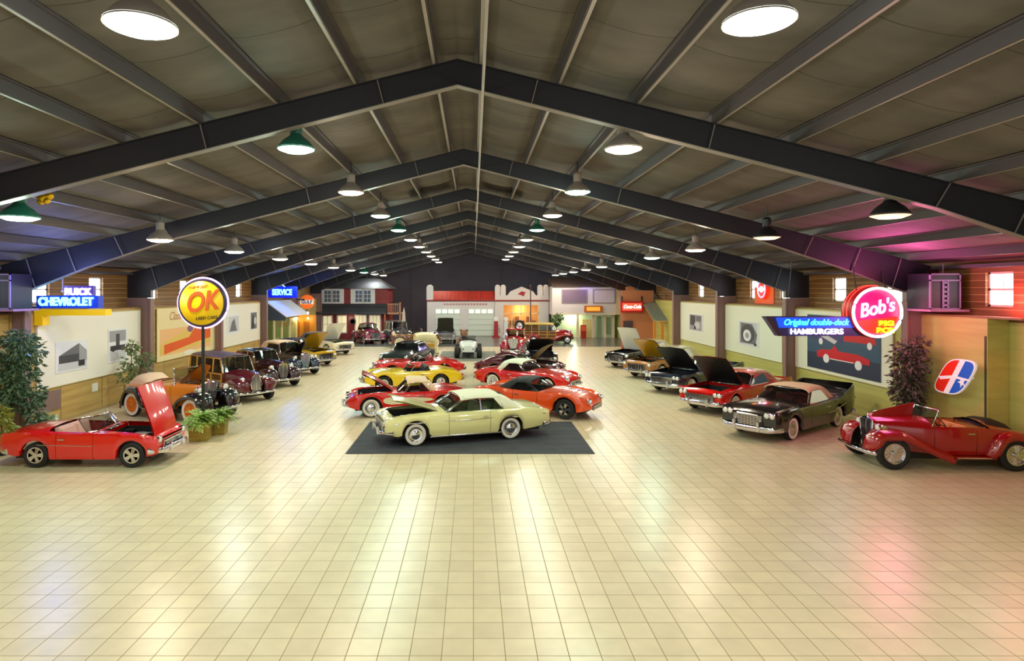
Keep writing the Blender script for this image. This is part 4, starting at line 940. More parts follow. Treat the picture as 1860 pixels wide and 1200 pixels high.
picture(-1, 21.6, 23.4, 1.7, 2.75, 'black and white print of a gabled building, left one on the near board', [(205, R4(.05, .05, .95, .3)), (110, [(.08, .3), (.08, .55), (.7, .9), (.95, .62), (.95, .28)]), (70, R4(.08, .3, .7, .55)), (160, [(.7, .28), (.7, .9), (.95, .6), (.95, .28)]), (40, R4(.68, .12, .88, .32))])
picture(-1, 24.7, 26.0, 1.7, 3.0, 'black and white print of a small station, right one on the near board', [(160, R4(.05, .62, .95, .95)), (70, R4(.4, .5, .6, .85)), (40, R4(.1, .35, .9, .5)), (205, R4(.08, .05, .92, .33)), (40, ell(.25, .38, .1, .06)), (70, ell(.75, .4, .12, .08))])
picture(-1, 36.6, 38.6, 1.95, 3.1, 'pale violet-grey print nearest the beach poster on the far board', [(205, R4(.1, .1, .9, .9)), (110, [(.2, .15), (.75, .15), (.55, .8), (.35, .6)])])
picture(-1, 40.4, 41.7, 1.95, 3.15, 'dark grey upright print at the far end of the far board', [(110, R4(.08, .08, .92, .95)), (40, [(.2, .1), (.5, .1), (.6, .6), (.3, .9)]), (205, ell(.68, .5, .18, .2))])
picture(1, 38.2, 40.6, 2.0, 3.05, 'grey engine print on the right wall board nearest the shed', [(160, R4(.05, .05, .95, .95)), (70, [(.1, .35), (.45, .3), (.5, .9), (.12, .92)]), (205, ell(.62, .35, .2, .2)), (110, R4(.55, .6, .9, .9)), (40, R4(.4, .1, .52, .3))])
picture(1, 30.7, 33.0, 1.75, 2.98, 'grey print of a whitewall wheel on the right wall board', [(205, R4(.04, .04, .96, .96)), (110, [(.1, .1), (.85, .1), (.95, .5), (.7, .9), (.12, .92)]), (70, ell(.48, .5, .34, .38)), (235, ell(.45, .42, .2, .24)), (160, ell(.45, .42, .1, .12)), (40, ell(.85, .1, .06, .06))])
# beach poster
cr = M('poster cream', (240, 222, 168), .5); org = M('poster orange', (232, 92, 22), .5); ylo = M('poster yellow', (232, 196, 96), .5); sand = M('poster peach', (244, 190, 130), .5)
picture(-1, 28.5, 34.9, 1.3, 3.7, 'large cream poster with an orange dune and the words Class of 55', [(sand, R4(.04, .1, .9, .6)), (ylo, [(.04, .3), (.45, .55), (.9, .62), (.9, .2), (.04, .12)]), (org, [(.1, .12), (.1, .3), (.5, .38), (.62, .6), (.9, .68), (.9, .3), (.6, .25)]),
    (M('poster violet', (132, 84, 128), .5), ell(.52, .55, .05, .07)), (M('poster olive', (150, 146, 60), .5), ell(.64, .58, .025, .08)), (WB, ell(.5, .07, .1, .05))], bg=cr, name='poster', cat='poster')
text("Class of '55", .55, (LL+.09, 30.9, 3.3), (PI/2, 0, PI/2), M('poster ink', (190, 130, 90), .5), ext=.003, name='lettering', shear=.3)
bpy.data.objects['poster'].name = 'poster'
lt = [o for o in COL.objects if o.name.startswith('lettering')][-1]; po = bpy.data.objects['poster']; lt.location = Vector(lt.location)-po.location; lt.parent = po
# blue poster with three cars
pb = M('poster slate blue', (52, 84, 112), .4); pr = M('poster red', (206, 28, 40), .4); pk = M('poster violet car', (70, 66, 120), .4); pd = M('poster shade', (38, 52, 76), .4)
def carpoly(x, y, w_, h, f=1): return [(x+w_*a*f, y+h*b) for a, b in ((0, .1), (.0, .5), (.12, .62), (.3, .68), (.36, 1), (.44, .66), (.8, .64), (1, .45), (1, .12))]
picture(1, 21.5, 26.2, 1.42, 3.55, 'blue poster of three open cars, a red one in front', [(pd, R4(.0, .0, 1, .3)), (pk, carpoly(.08, .5, .45, .3)), (pr, carpoly(.55, .55, .4, .26)), (G[205], [(.2, .62), (.42, .5), (.46, .56), (.25, .68)]), (pr, carpoly(.16, .2, .72, .28)), (G[235], ell(.3, .22, .045, .08)), (G[235], ell(.74, .2, .045, .08)), (G[235], R4(.36, .22, .68, .235)), (G[235], ell(.22, .52, .03, .06)), (G[235], ell(.88, .55, .03, .06))], bg=pb, name='poster', cat='poster')
tag(MB().b2((LL, 23.75, .75), (LL+.03, 24.1, 1.05)).b2((LL+.03, 23.82, .82), (LL+.036, 24.02, .98)).build('wall_sign', M('sign off white', (226, 222, 206), .5)), 'small square off-white plate below the near left board', 'sign')
tag(MB().b2((LL, 20.3, .5), (LL+.05, 21.9, 1.15)).build('wall_cover', M('mauve grey cover', (132, 106, 98), .6)), 'mauve grey rectangular cover low on the wall beside the leafy tree', 'panel')
# ================================================================ SIGNS
def E(n, rgb, e): return M('glow '+n, rgb, .4, emit=e)
NW = E('neon white', (255, 240, 250), 4.0); NP = E('neon pink', (255, 150, 200), 2.2); NB = E('neon cyan', (120, 225, 255), 3.0); NR = E('neon red', (255, 60, 50), 2.0); NL = E('neon lilac', (212, 176, 255), 2.0)
def ring(r, rt, n=40, y=0, c=(0, 0), a0=0, a1=2*PI):
    return [(c[0]+r*math.cos(a0+(a1-a0)*k/n), y, c[1]+r*math.sin(a0+(a1-a0)*k/n)) for k in range(n+1)]
# hanging round diner sign
b = at(1592, 567, 19.2); t = thing('diner_sign', "round pink neon sign reading Bob's with a blue hamburger blade, hung from the rafter", 'sign', b)
R = .78; dk = M('sign casing red', (150, 10, 22), .4)
MB().lathe([(R, -.5), (R, -.02), (R*.97, 0), (0, 0)], 48, 'y').build('drum', dk, t, smooth=40).rotation_euler = (0, 0, 0)
MB().lathe([(R*.86, .0), (R*.84, .015), (0, .02)], 48, 'y').build('face', E('sign magenta', (214, 12, 84), .9), t, smooth=60)
fc = t.children[-1]
MB().prism([(R*.82*math.cos(a), R*.82*math.sin(a)) for a in np.linspace(-2.75, -.2, 24)], -.03, -.022, 'xz').build('lower_segment', E('sign red orange', (240, 44, 16), 1.0), fc)
MB().tube(ring(R*.93, 0, 48, -.05), .04, 8).build('neon_ring', NW, t, smooth=60)
nr = MB()
for y in (.16, .34): nr.tube(ring(R+.03, 0, 30, y, a0=PI*.45, a1=PI*1.35), .016, 6)
nr.build('neon_arc', NR, t, smooth=60)
text("Bob's", .58, (-.04, -.06, .12), (PI/2, -.2, 0), NP, t, ext=.02, shear=.3, bold=.012, sx=.84)
text("BIG\nBOY", .21, (.26, -.06, -.44), (PI/2, 0, 0), E('sign yellow', (255, 214, 20), 2.0), t, ext=.015, bold=.012, sx=1.4)
z = t.location.z; bl = MB()
bl.prism([(-3.3, -.13), (-.35, -.13), (-.2, -.72), (-2.9, -.72)], .12, .36, 'xz'); bo = bl.build('blade', M('blade indigo', (40, 40, 96), .4), t)
MB().prism([(-2.98, -.16), (-.62, -.16), (-.62, -.47), (-2.88, -.47)], .1, .12, 'xz').build('blade_face', E('blade blue', (10, 70, 200), 1.0), bo)
MB().prism([(-3.3, -.13), (-3.16, -.13), (-2.78, -.72), (-2.9, -.72)], .1, .12, 'xz').build('blade_edge', M('blade dark', (52, 34, 50), .4), bo)
text('Original double-deck', .25, (-1.78, .09, -.31), (PI/2, 0, 0), E('blade cyan', (60, 215, 255), 2.4), bo, ext=.01, shear=.35, bold=.006, sx=.92)
text('HAMBURGERS', .23, (-1.75, .08, -.59), (PI/2, 0, 0), NW, bo, ext=.012, bold=.004, sx=1.1)
hz = MB(); 
for x in (-.45, .45): hz.tube([(x, .25, R*.8), (x, .45, ztop(b.x+x)-.55-b.z)], .02, 6)
hz.tube([(-2.6, .25, -.14), (-2.3, .45, ztop(b.x-2.3)-.75-b.z)], .012, 5); hz.build('hanger', M('hanger dark', (40, 30, 40), .5), t)
# chevrolet sign
c = at(122, 548, 20.6); t = thing('neon_sign', 'blue neon sign reading CHEVROLET on a yellow bracket by the left column', 'sign', c)
MB().b2((-1.0, 0, -.2), (1.0, .3, .2)).build('sign_box', M('sign blue', (14, 54, 176), .35, emit=.25), t)
text('CHEVROLET', .36, (-.03, -.03, 0), (PI/2, 0, 0), NB, t, ext=.02, bold=.016, sx=.88)
MB().b2((-1.05, -.02, -.44), (1.25, .32, -.24)).b2((-1.05, -.02, -.76), (-.78, .32, -.44)).build('bracket', M('glowing yellow paint', (236, 190, 10), .4, emit=.15), t)  # a faint glow is put into the bracket's paint, it is no lamp
MB().b2((-1.3, .1, -.3), (-1.0, .25, -.15)).build('wall_arm', DARKSH, t)
# second small sign farther on
c = at(142, 529, 22.4); t = thing('neon_sign', 'small violet sign reading BUICK in white, behind the blue and yellow sign', 'sign', c)
MB().b2((-.52, 0, -.2), (.52, .18, .2)).build('sign_box', M('sign violet', (66, 50, 150), .4, emit=.2), t)
text('BUICK', .32, (0, -.03, -.02), (PI/2, 0, 0), NW, t, ext=.02, bold=.012, sx=1.0)
MB().tube([(-.6, .1, 0), (-.6, .1, .9)], .03, 6).b2((-.64, .06, -.03), (-.5, .14, .03)).tube([(-.6, .1, .55), (-.78, .1, .8)], .02, 6).build('hanger', M('hanger lilac', (150, 140, 190), .5), t)
# OK sign on a pole
c = at(369, 550, 19.6); t = thing('pole_sign', 'round yellow OK sign with lilac rim on a thin dark pole between fern planters', 'sign', (c.x, c.y, 0)); z = c.z; R = .74
MB().lathe([(0, .12), (R*.96, .12), (R, .08), (R, -.08), (R*.94, -.12), (R*.93, -.09), (0, -.09)], 48, 'y', (0, 0, z)).build('sign_case', M('sign rim dark', (44, 36, 60), .4), t, smooth=40)
MB().lathe([(R*.92, .1), (R*.9, .125), (0, .13)], 48, 'y', (0, 0, z)).build('sign_face', E('ok yellow', (238, 196, 12), .08), t, smooth=60)
MB().tube(ring(R+.03, 0, 48, 0, (0, z)), .028, 8).build('neon_ring', NL, t, smooth=60)
oc = M('ok orange', (186, 78, 12), .6)
text('OK', .84, (0, -.15, z+.02), (PI/2, -.12, 0), oc, t, ext=.015, shear=.3, bold=.016, sx=.8)
text('USED CARS', .13, (.16, -.15, z-.46), (PI/2, -.08, 0), M('ok ink', (74, 60, 20), .5), t, ext=.008, bold=.002, shear=.3)
text('CHEVROLET', .11, (-.12, -.15, z+.5), (PI/2, -.1, 0), oc, t, ext=.008, shear=.3)
MB().tube([(0, 0, 0), (0, 0, z-R+.02)], .05, 10).lathe([(.2, 0), (.2, .03), (.06, .06)], 16, 'z').build('pole', M('pole dark green', (20, 34, 32), .35), t, smooth=50)
# winged blue neon, blue service sign, round ball sign, orange round sign, emblem
c = at(421, 526, 36.6); t = thing('neon_sign', 'cyan neon emblem of curved strokes high on the left wall', 'sign', (LU+.06, c.y, c.z), PI/2)
MB().lathe([(.62, -.04), (.62, .04), (0, .04)], 32, 'y', sc=(1.7, .75)).build('backing', M('neon back blue', (10, 60, 170), .4, emit=.3), t, smooth=40)
nn = MB(); nn.tube([(-.95, -.1, .2), (-.5, -.1, .3), (0, -.1, .05), (.5, -.1, .3), (1.0, -.1, .45)], .04, 6); nn.tube([(-.95, -.1, .1), (-.4, -.1, -.25), (.1, -.1, -.35), (.6, -.1, -.15), (.95, -.1, .3)], .04, 6); nn.tube([(-.6, -.1, 0), (0, -.1, -.12), (.6, -.1, .12)], .04, 6); nn.tube([(.0, -.1, .3), (.3, -.1, 0)], .04, 6)
nn.build('neon_tube', NB, t, smooth=60)
c = at(515, 530, 46.0); t = thing('neon_sign', 'blue neon sign reading SERVICE above the white awning', 'sign', c)
MB().b2((-1.15, 0, -.42), (.95, .2, .4)).b2((-1.9, .05, -.5), (-1.15, .15, .35)).build('sign_box', M('sign deep blue', (10, 30, 190), .4, emit=.7), t)
text('SERVICE', .58, (-.1, -.03, -.04), (PI/2, 0, 0), NB, t, ext=.02, bold=.02, sx=.68)
MB().tube([(-.9, -.02, .36), (-.2, -.02, .62), (.1, -.02, .36)], .03, 6).build('neon_tube', NB, t)
MB().b2((.9, .05, -.6), (1.5, .1, -.5)).build('wall_arm', DARKSH, t)
c = at(558, 548, 50.3); t = thing('pole_sign', 'round orange GULF sign on a pole with two white globe lamps below', 'sign', (c.x, c.y, 0)); z = c.z; R = .56
MB().lathe([(0, .1), (R*.95, .1), (R, .05), (R, -.05), (R*.95, -.1), (0, -.1)], 36, 'y', (0, 0, z)).build('disc', M('gulf orange', (240, 106, 20), .4, emit=.35), t, smooth=40)
MB().b2((-R*.9, -.12, z-.17), (R*.9, -.1, z+.15)).build('band', M('gulf white', (250, 236, 214), .4, emit=.3), t)
text('GULF', .36, (0, -.14, z-.02), (PI/2, 0, 0), M('gulf navy', (40, 40, 110), .4), t, ext=.01, bold=.01)
MB().tube([(0, 0, 0), (0, 0, z-R+.03)], .05, 8).b2((-.02, -.3, 2.85), (.02, 0, 2.89)).b2((-.02, -.3, 2.25), (.02, 0, 2.29)).build('pole', M('pole grey', (96, 90, 110), .4), t)
for zz, rr in ((2.72, .12), (2.1, .2)): MB().lathe([(rr*math.sin(q), -rr*math.cos(q)) for q in np.linspace(0, PI, 9)], 16, 'z', (.1, -.3, zz)).build('globe_lamp', E('globe white', (240, 244, 255), 1.6), t, smooth=60)
c = at(1384, 525, 31.4); t = thing('neon_sign', 'round orange-red neon sign with white bar high on the right wall', 'sign', (RU-.1, c.y, c.z), -PI/2)
MB().lathe([(.0, .08), (.48, .08), (.48, -.08), (0, -.08)], 36, 'y').build('disc', M('round sign red', (226, 46, 24), .4, emit=.8), t, smooth=40)
MB().tube(ring(.4, 0, 36, -.1), .03, 6).build('neon_ring', NP, t, smooth=60); MB().b2((-.34, -.12, -.07), (.34, -.09, .07)).b2((-.1, -.12, -.14), (.1, -.09, .14)).build('bar', NW, t)
MB().b2((-1.1, .06, -.72), (.95, .098, .1)).build('wall_glow', M('orange wall glow', (232, 92, 24), .5, emit=.15), t)  # glowing sheet stands in for orange light on the wall behind
# red white blue emblem box on the near right wall
c = at(1749, 678, 18.6); t = thing('emblem_sign', 'red, white and blue rounded emblem sign on the yellow wood wall', 'sign', (RL-.01, 17.9, c.z), -PI/2)
def emb(k, dx=0):
    o = []
    for a in np.linspace(0, 2*PI, 48, endpoint=False):
        u = math.copysign(abs(math.cos(a))**.55, math.cos(a)); v = math.copysign(abs(math.sin(a))**.62, math.sin(a)); o.append((u*.56*k+v*.36*k+dx, v*.52*k))
    return o
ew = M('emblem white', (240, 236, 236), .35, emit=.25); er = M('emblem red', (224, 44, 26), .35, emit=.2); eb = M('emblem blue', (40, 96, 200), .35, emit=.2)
MB().prism(emb(1), -.3, -.24, 'xz').box((-.3, -.12, 0), (.05, .24, .05)).box((.3, -.12, 0), (.05, .24, .05)).build('sign_case', ew, t)
def clipx(poly, f):        # keep the part of the outline on one side of a slanted line
    out = []
    n = len(poly)
    for i in range(n):
        a, b2_ = poly[i], poly[(i+1) % n]; fa, fb = f(a), f(b2_)
        if fa >= 0: out.append(a)
        if fa*fb < 0: q = fa/(fa-fb); out.append((a[0]+(b2_[0]-a[0])*q, a[1]+(b2_[1]-a[1])*q))
    return out
MB().prism(clipx(emb(.93), lambda p: -(p[0]-.45*p[1]*1.4+.1)), -.31, -.3, 'xz').build('red_field', er, t)
MB().prism(clipx(emb(.93), lambda p: (p[0]-.45*p[1]*1.4-.12)), -.31, -.3, 'xz').build('blue_field', eb, t)
MB().prism([(-.6, -.06), (0, .04), (.55, .0), (.62, -.05), (0, -.04), (-.5, -.14)], -.315, -.31, 'xz').build('streak', ew, t)
MB().prism([(.3+.15*math.cos(a)*(1 if k % 2 else .4), -.12+.15*math.sin(a)*(1 if k % 2 else .4)) for k, a in enumerate(np.linspace(0, 2*PI, 10, endpoint=False))], -.32, -.31, 'xz').build('star', ew, t)
# red script sign on the far right
c = at(1148, 557, 47.9); t = thing('script_sign', 'red framed sign with white Coca-Cola script on the far orange shop', 'sign', c)
MB().b2((-.85, 0, -.42), (.85, .16, .42)).build('sign_box', M('coke red', (190, 22, 24), .4), t); MB().b2((-.72, -.02, -.28), (.72, 0, .28)).build('sign_face', E('coke face', (232, 96, 72), .5), t)
text('Coca-Cola', .36, (0, -.04, 0), (PI/2, 0, 0), E('coke white', (255, 244, 232), 1.3), t, ext=.01, shear=.3, bold=.012, sx=.85)
MB().b2((.7, .0, .42), (.8, .1, .8)).b2((-.8, 0, .42), (-.7, .1, .8)).b2((.8, .04, -.05), (1.3, .12, .05)).build('wall_arm', DARKSH, t)
# gold ornament hanging by the near green lamp
c = at(79, 359, 12.9); t = thing('hanging_ornament', 'lumpy gold ornament hanging from the roof near the green glowing lamp', 'ornament', c)
g = MB()
for dx, dy, dz, rr in ((0, 0, 0, .11), (-.1, 0, .05, .08), (.1, .02, .04, .085), (-.07, .03, -.07, .075), (.08, -.02, -.06, .07), (0, 0, .12, .07)):
    g.lathe([(rr*math.sin(q), -rr*math.cos(q)) for q in np.linspace(0, PI, 8)], 12, 'z', (dx, dy, dz))
g.build('gold_body', M('gold foil', (232, 184, 30), .3, metal=.7), t, smooth=60); MB().tube([(0, 0, .1), (0, 0, ztop(c.x)+.1-c.z)], .008, 4).build('string', DARKSH, t)
# fan units on the walls
def fan(name, x, y, z, s, label):
    t = thing('fan_unit', label, 'ventilation unit', (x, y, z), 0, 'black box fans on wall shelves')
    fr = M('fan frame mauve', (134, 112, 160), .45)
    MB().b2((-.45, .04, -.52), (.45, .95, .52)).build('casing', M('fan casing', (26, 20, 34), .5), t)
    f = MB()
    for xx in (-.45, .41): f.b2((xx, -.0, -.52), (xx+.04, .04, .52))
    for zz in (-.52, .3, .48): f.b2((-.45, 0, zz), (.45, .04, zz+.04))
    f.b2((-.08, 0, -.5), (-.04, .03, .3)); f.b2((.06, 0, -.5), (.1, .03, .3))
    for k in range(6): f.b2((-.05, 0, -.42+.13*k), (.08, .03, -.37+.13*k))
    f.build('guard', fr, t)
    MB().b2((-.5, -.1, -.58), (.62*1, 1.0, -.52)).build('shelf', M('fan shelf', (150, 110, 140), .5), t)
    MB().tube([(.3*s, .5, .5), (.3*s, .5, ztop(x)-.1-z)], .02, 6).build('hanger', fr, t)
fan('f', 13.6, 18.4, 4.5, 1, 'black box fan with mauve guard beside the round pink neon sign')
fan('f', -13.95, 18.6, 4.5, -1, 'black box fan with mauve guard above the leafy tree on the left')
# ================================================================ PLANTS
def leafy(root, name, pts_, n, size, mat, seed=1, spread=.12, droop=.3):
    rnd = random.Random(seed); mb = MB()
    for _ in range(n):
        c, r = rnd.choice(pts_); c = Vector(c)
        d = Vector((rnd.gauss(0, 1), rnd.gauss(0, 1), rnd.gauss(0, 1))).normalized()*r*rnd.uniform(.45, 1)
        p = c+d; ax = (d.normalized()+Vector((rnd.uniform(-.6, .6), rnd.uniform(-.6, .6), -droop-rnd.random()*.5))).normalized()
        sd = ax.cross(Vector((rnd.uniform(-1, 1), rnd.uniform(-1, 1), rnd.uniform(-.2, 1)))).normalized(); L = size*rnd.uniform(.7, 1.3); w_ = L*.22
        nn = ax.cross(sd)*L*.08
        mb.add([p, p+ax*L*.45+sd*w_+nn, p+ax*L, p+ax*L*.45-sd*w_+nn], [(0, 1, 2, 3)])
    return mb.build(name, mat, root)
def potted(name, label, cat, loc, pot, trunks, crowns, n, size, mat, seed, grp=None):
    t = thing(name, label, cat, loc, 0, grp)
    pm, pr_, ph = pot
    if ph: MB().lathe([(pr_*.75, 0), (pr_, ph), (pr_*1.05, ph), (pr_*1.05, ph-.05), (pr_*.9, ph-.05), (0, ph-.06)], 20).build('pot', pm, t, smooth=40)
    if trunks:
        m = MB()
        for tr in trunks: m.tube(tr, [.03-.02*i/len(tr) for i in range(len(tr))], 6)
        m.build('trunk', M('trunk brown', (92, 66, 44), .7), t, smooth=60)
    leafy(t, 'foliage', crowns, n, size, mat, seed)
    return t
LF1 = noisy('ficus leaf', (44, 72, 44), (96, 124, 92), (9, 9, 9), .35); LF2 = noisy('dark ficus leaf', (52, 56, 44), (104, 96, 84), (9, 9, 9), .35)
LF3 = noisy('fern leaf', (96, 142, 50), (168, 196, 96), (9, 9, 9), .5); LF4 = noisy('pale shrub leaf', (96, 118, 72), (138, 150, 104), (9, 9, 9), .5)
cr_ = [((random.Random(k).uniform(-.35, .35), random.Random(k+50).uniform(-.3, .3), 1.25+1.9*k/26), .28+.16*math.sin(PI*k/26)) for k in range(27)]
potted('ficus_tree', 'tall dense green ficus tree in a dark pot behind the red two-seater', 'tree', (-13.25, 18.5, 0), (M('pot dark brown', (60, 34, 30), .5), .3, .42), [[(-.1, 0, .3), (-.15, 0, 1.2), (0, .05, 2.6)], [(.1, 0, .3), (.12, .05, 1.4), (.2, 0, 2.4)]],
    cr_+[((.5, .05, .95), .3), ((.42, 0, 1.3), .32), ((.55, .05, .7), .22)], 2600, .17, LF1, 3)
potted('potted_plant', 'small yellow-green shrub low at the foot of the leafy tree', 'plant', (-13.0, 17.6, 0), (M('pot black', (24, 22, 26), .5), .22, .3), [[(0, 0, .3), (0, 0, .9)]], [((0, 0, .8), .32), ((-.1, 0, 1.1), .25)], 260, .17, noisy('yellow leaf', (150, 150, 60), (110, 128, 52), (9, 9, 9), .5), 41)
cr2 = [((random.Random(k).uniform(-.22, .22), random.Random(k+50).uniform(-.2, .2), 1.2+1.7*k/22), .24+.16*math.sin(PI*k/22)) for k in range(23)]
potted('ficus_tree', 'tall ficus tree with dull reddish leaves between the blue poster and the yellow wall', 'tree', (12.95, 19.0, 0), (M('pot dark brown', (60, 34, 30), .5), .28, .4), [[(-.06, 0, .3), (0, 0, 1.0), (.03, .05, 2.4)], [(.06, 0, .3), (.1, .03, 1.2), (.1, 0, 2.2)]], cr2, 1900, .16, LF2, 5)
potted('potted_plant', 'low plant with pale leaves beside the leafy tree, behind the red two-seater', 'plant', (-12.6, 18.85, 0), (M('pot black', (24, 22, 26), .5), .26, .32), [], [((0, 0, .5), .3), ((.2, 0, .5), .2), ((-.1, 0, .62), .2)], 260, .2, noisy('variegated leaf', (70, 112, 70), (190, 206, 170), (12, 12, 12), .4), 7)
potted('potted_plant', 'wispy pale green shrub against the left wall behind the orange roadster', 'plant', (-13.3, 25.0, 0), (M('pot terracotta', (150, 96, 64), .6), .28, .4), [[(0, 0, .3), (-.1, 0, 1.4), (-.12, .1, 2.4)], [(0, 0, .3), (.3, 0, 1.6)]], [((-.2, 0, 1.2), .4), ((.25, .1, 1.3), .4), ((-.1, 0, 1.7), .3), ((.35, .2, 1.8), .25), ((-.12, .1, 2.3), .2), ((0, 0, .8), .35)], 700, .17, LF4, 9)
for i, (px_, y, w_, h, lb) in enumerate(((364, 19.35, .5, .56, 'square wooden planter of ferns on the nearer side of the sign pole'), (398, 20.2, .42, .5, 'smaller wooden planter of ferns behind the nearer planter'))):
    X = (px_-PX)*y/F; t = thing('fern_planter', lb, 'planter', (X, y, 0), .12, 'wooden fern planters at the foot of the sign pole')
    wd_ = noisy('planter wood', (164, 140, 50), (132, 108, 38), (3, 3, 12), .6)
    a = w_/2; k = a*1.12
    MB().add([(-a, -a, 0), (a, -a, 0), (a, a, 0), (-a, a, 0), (-k, -k, h), (k, -k, h), (k, k, h), (-k, k, h), (-a, -a, h-.04), (a, -a, h-.04), (a, a, h-.04), (-a, a, h-.04)], [(3, 2, 1, 0), (0, 1, 5, 4), (1, 2, 6, 5), (2, 3, 7, 6), (3, 0, 4, 7), (4, 5, 9, 8), (5, 6, 10, 9), (6, 7, 11, 10), (7, 4, 8, 11), (8, 9, 10, 11)]).build('box', wd_, t)
    rnd = random.Random(i+20); m = MB()
    for q in range(90):
        an = rnd.uniform(0, 2*PI); L = rnd.uniform(.4, .72); el = rnd.uniform(.5, 1.4); p = [Vector((0, 0, h-.05))]
        for s_ in range(5):
            e2 = el-s_*.38; p.append(p[-1]+Vector((math.cos(an)*math.cos(e2), math.sin(an)*math.cos(e2), math.sin(e2)))*L/5)
        m.tube(p, [.012, .01, .008, .006, .005, .003], 3)
        for s_ in range(1, 6):
            for sgn in (-1, 1):
                dd = Vector((-math.sin(an), math.cos(an), -.2))*sgn*.16*(1.2-s_*.16); q0 = p[s_]; tn = (p[s_]-p[s_-1])
                for u in (0, .5): m.add([q0-tn*u, q0-tn*u+dd+tn*.35, q0-tn*u+dd*.5+tn*.6], [(0, 1, 2)])
    m.build('fern', LF3, t)
# ================================================================ BACKDROP BUILDINGS
REDW = noisy('red clapboard', (150, 50, 52), (132, 40, 44), (.6, .6, 1), .6, wave=(2, .18, (104, 30, 34), .1)); SHG = noisy('dark shingles', (62, 60, 66), (50, 48, 54), (1, 1, 1), .8, wave=(2, .16, (36, 34, 40), .12))
WHT = M('trim white', (228, 222, 220), .5); WLIT = M('lit shop window', (238, 226, 180), .4, emit=.55); DKG = M('dark pane', (96, 104, 120), .15)
def win(root, x, y, z, w_, h, panes=(2, 3), fr=WHT, gl=DKG, nm='window'):
    f = MB().b2((x-w_/2-.12, y-.05, z-.08), (x+w_/2+.12, y, z+h+.1)); o = f.build(nm, fr, root)
    MB().b2((x-w_/2, y-.06, z), (x+w_/2, y-.05, z+h)).build('pane', gl, o)
    m = MB()
    for i in range(1, panes[0]): q = x-w_/2+w_*i/panes[0]; m.b2((q-.02, y-.075, z), (q+.02, y-.06, z+h))
    for i in range(1, panes[1]): q = z+h*i/panes[1]; m.b2((x-w_/2, y-.075, q-.02), (x+w_/2, y-.06, q+.02))
    m.build('muntin', fr, o)
h_ = thing('red_house', 'two-storey red clapboard house front with dark shingled roofs and porch', 'building', (-11, 58.6, 0))
MB().b2((-3.4, 0, 3.25), (3.1, 4, 4.72)).build('upper_wall', REDW, h_); MB().b2((-3.4, .7, 0), (3.1, 4, 3.3)).build('lower_wall', REDW, h_)
MB().add([(-3.7, -.35, 4.66), (3.5, -.35, 4.66), (3.5, 4, 4.66), (-3.7, 4, 4.66), (-2.6, 1.6, 5.62), (1.9, 1.6, 5.62), (1.9, 3.2, 5.62), (-2.6, 3.2, 5.62)], [(3, 2, 1, 0), (4, 5, 6, 7), (0, 1, 5, 4), (1, 2, 6, 5), (2, 3, 7, 6), (3, 0, 4, 7)]).build('roof', SHG, h_)
MB().prism([(-1.1, 2.35), (0, 3.25), (.7, 3.25), (.7, 2.3)], -3.5, 3.0, 'yz').build('porch_roof', SHG, h_)
for x in (-3.3, -.35, 3.0): MB().b2((x-.06, -1.0, 0), (x+.06, -.88, 2.4)).build('porch_post', M('post red', (140, 50, 50), .6) if x != 3.0 else M('post orange', (206, 112, 70), .6), h_)
for x in (-2.0, .85): MB().b2((x-1.12, -.03, 3.28), (x+1.12, 0, 4.66)).build('window_panel', WHT, h_); win(h_, x-.37, 0, 3.42, .6, 1.05, (2, 3)); win(h_, x+.42, 0, 3.42, .6, 1.05, (2, 3))
for x in (-2.55, -1.2): win(h_, x, .7, .6, .75, 1.5, (2, 2), WHT, WLIT)
for x in (.55, 1.85): win(h_, x, .7, .6, .95, 1.55, (3, 1), WHT, WLIT)
MB().b2((-.72, .62, 0), (-.05, .7, 2.1)).build('door', M('house door red', (138, 34, 36), .4), h_); MB().lathe([(.3, 0), (.3, .06), (.2, .06), (.2, 0)], 18, 'y', (-.2, .6, 1.6)).build('wreath', M('wreath dark', (70, 50, 46), .7), h_)
st_ = MB().b2((3.1, 0, 2.3), (4.3, 1.6, 2.42)).b2((4.2, 0, 0), (4.32, .12, 3.4)).b2((3.1, 0, 3.2), (4.3, .08, 3.28))
for k in range(7): st_.b2((3.15+.17*k, .02, 2.42), (3.2+.17*k, .06, 3.2))
st_.build('side_balcony', M('balcony peach', (206, 150, 116), .6), h_)
light('POINT', (-11.5, 58.4, 1.9), 18, (1, .85, .6), .2)  # added light without a fixture, brightens the house front
# white garage
gW = M('garage white', (222, 214, 212), .55); tile = noisy('red roof tile', (204, 62, 46), (180, 48, 38), (3, 1, 1), .55, wave=(0, .16, (140, 34, 28), .25))
g_ = thing('service_garage', 'white service garage front with red tile roof, two roll doors and towers', 'building', (0, 62.6, 0))
MB().b2((-4.55, 0, 0), (2.1, 3, 3.5)).build('wall', gW, g_)
MB().prism([(-.15, 3.5), (-.15, 3.62), (.6, 4.42), (2.6, 4.42), (2.6, 3.5)], -3.95, 2.1, 'yz').build('tile_roof', tile, g_)
MB().b2((-4.6, -.08, 3.42), (2.1, .0, 3.56)).b2((2.1, -.38, 3.42), (7.4, -.3, 3.56)).build('red_band', M('garage band red', (150, 52, 52), .5), g_)
def pier(x0, x1, z0, z1, y):
    m = MB(); r_ = (x1-x0)/2; cx = (x0+x1)/2; m.prism([(x0, z0)]+[(cx-r_*math.cos(PI*k/10), z1-r_+r_*math.sin(PI*k/10)) for k in range(11)]+[(x1, z0)], y, y+.5, 'xz'); return m.build('tower_cap', gW, g_)
pier(-4.6, -3.95, 3.5, 5.05, -.05)
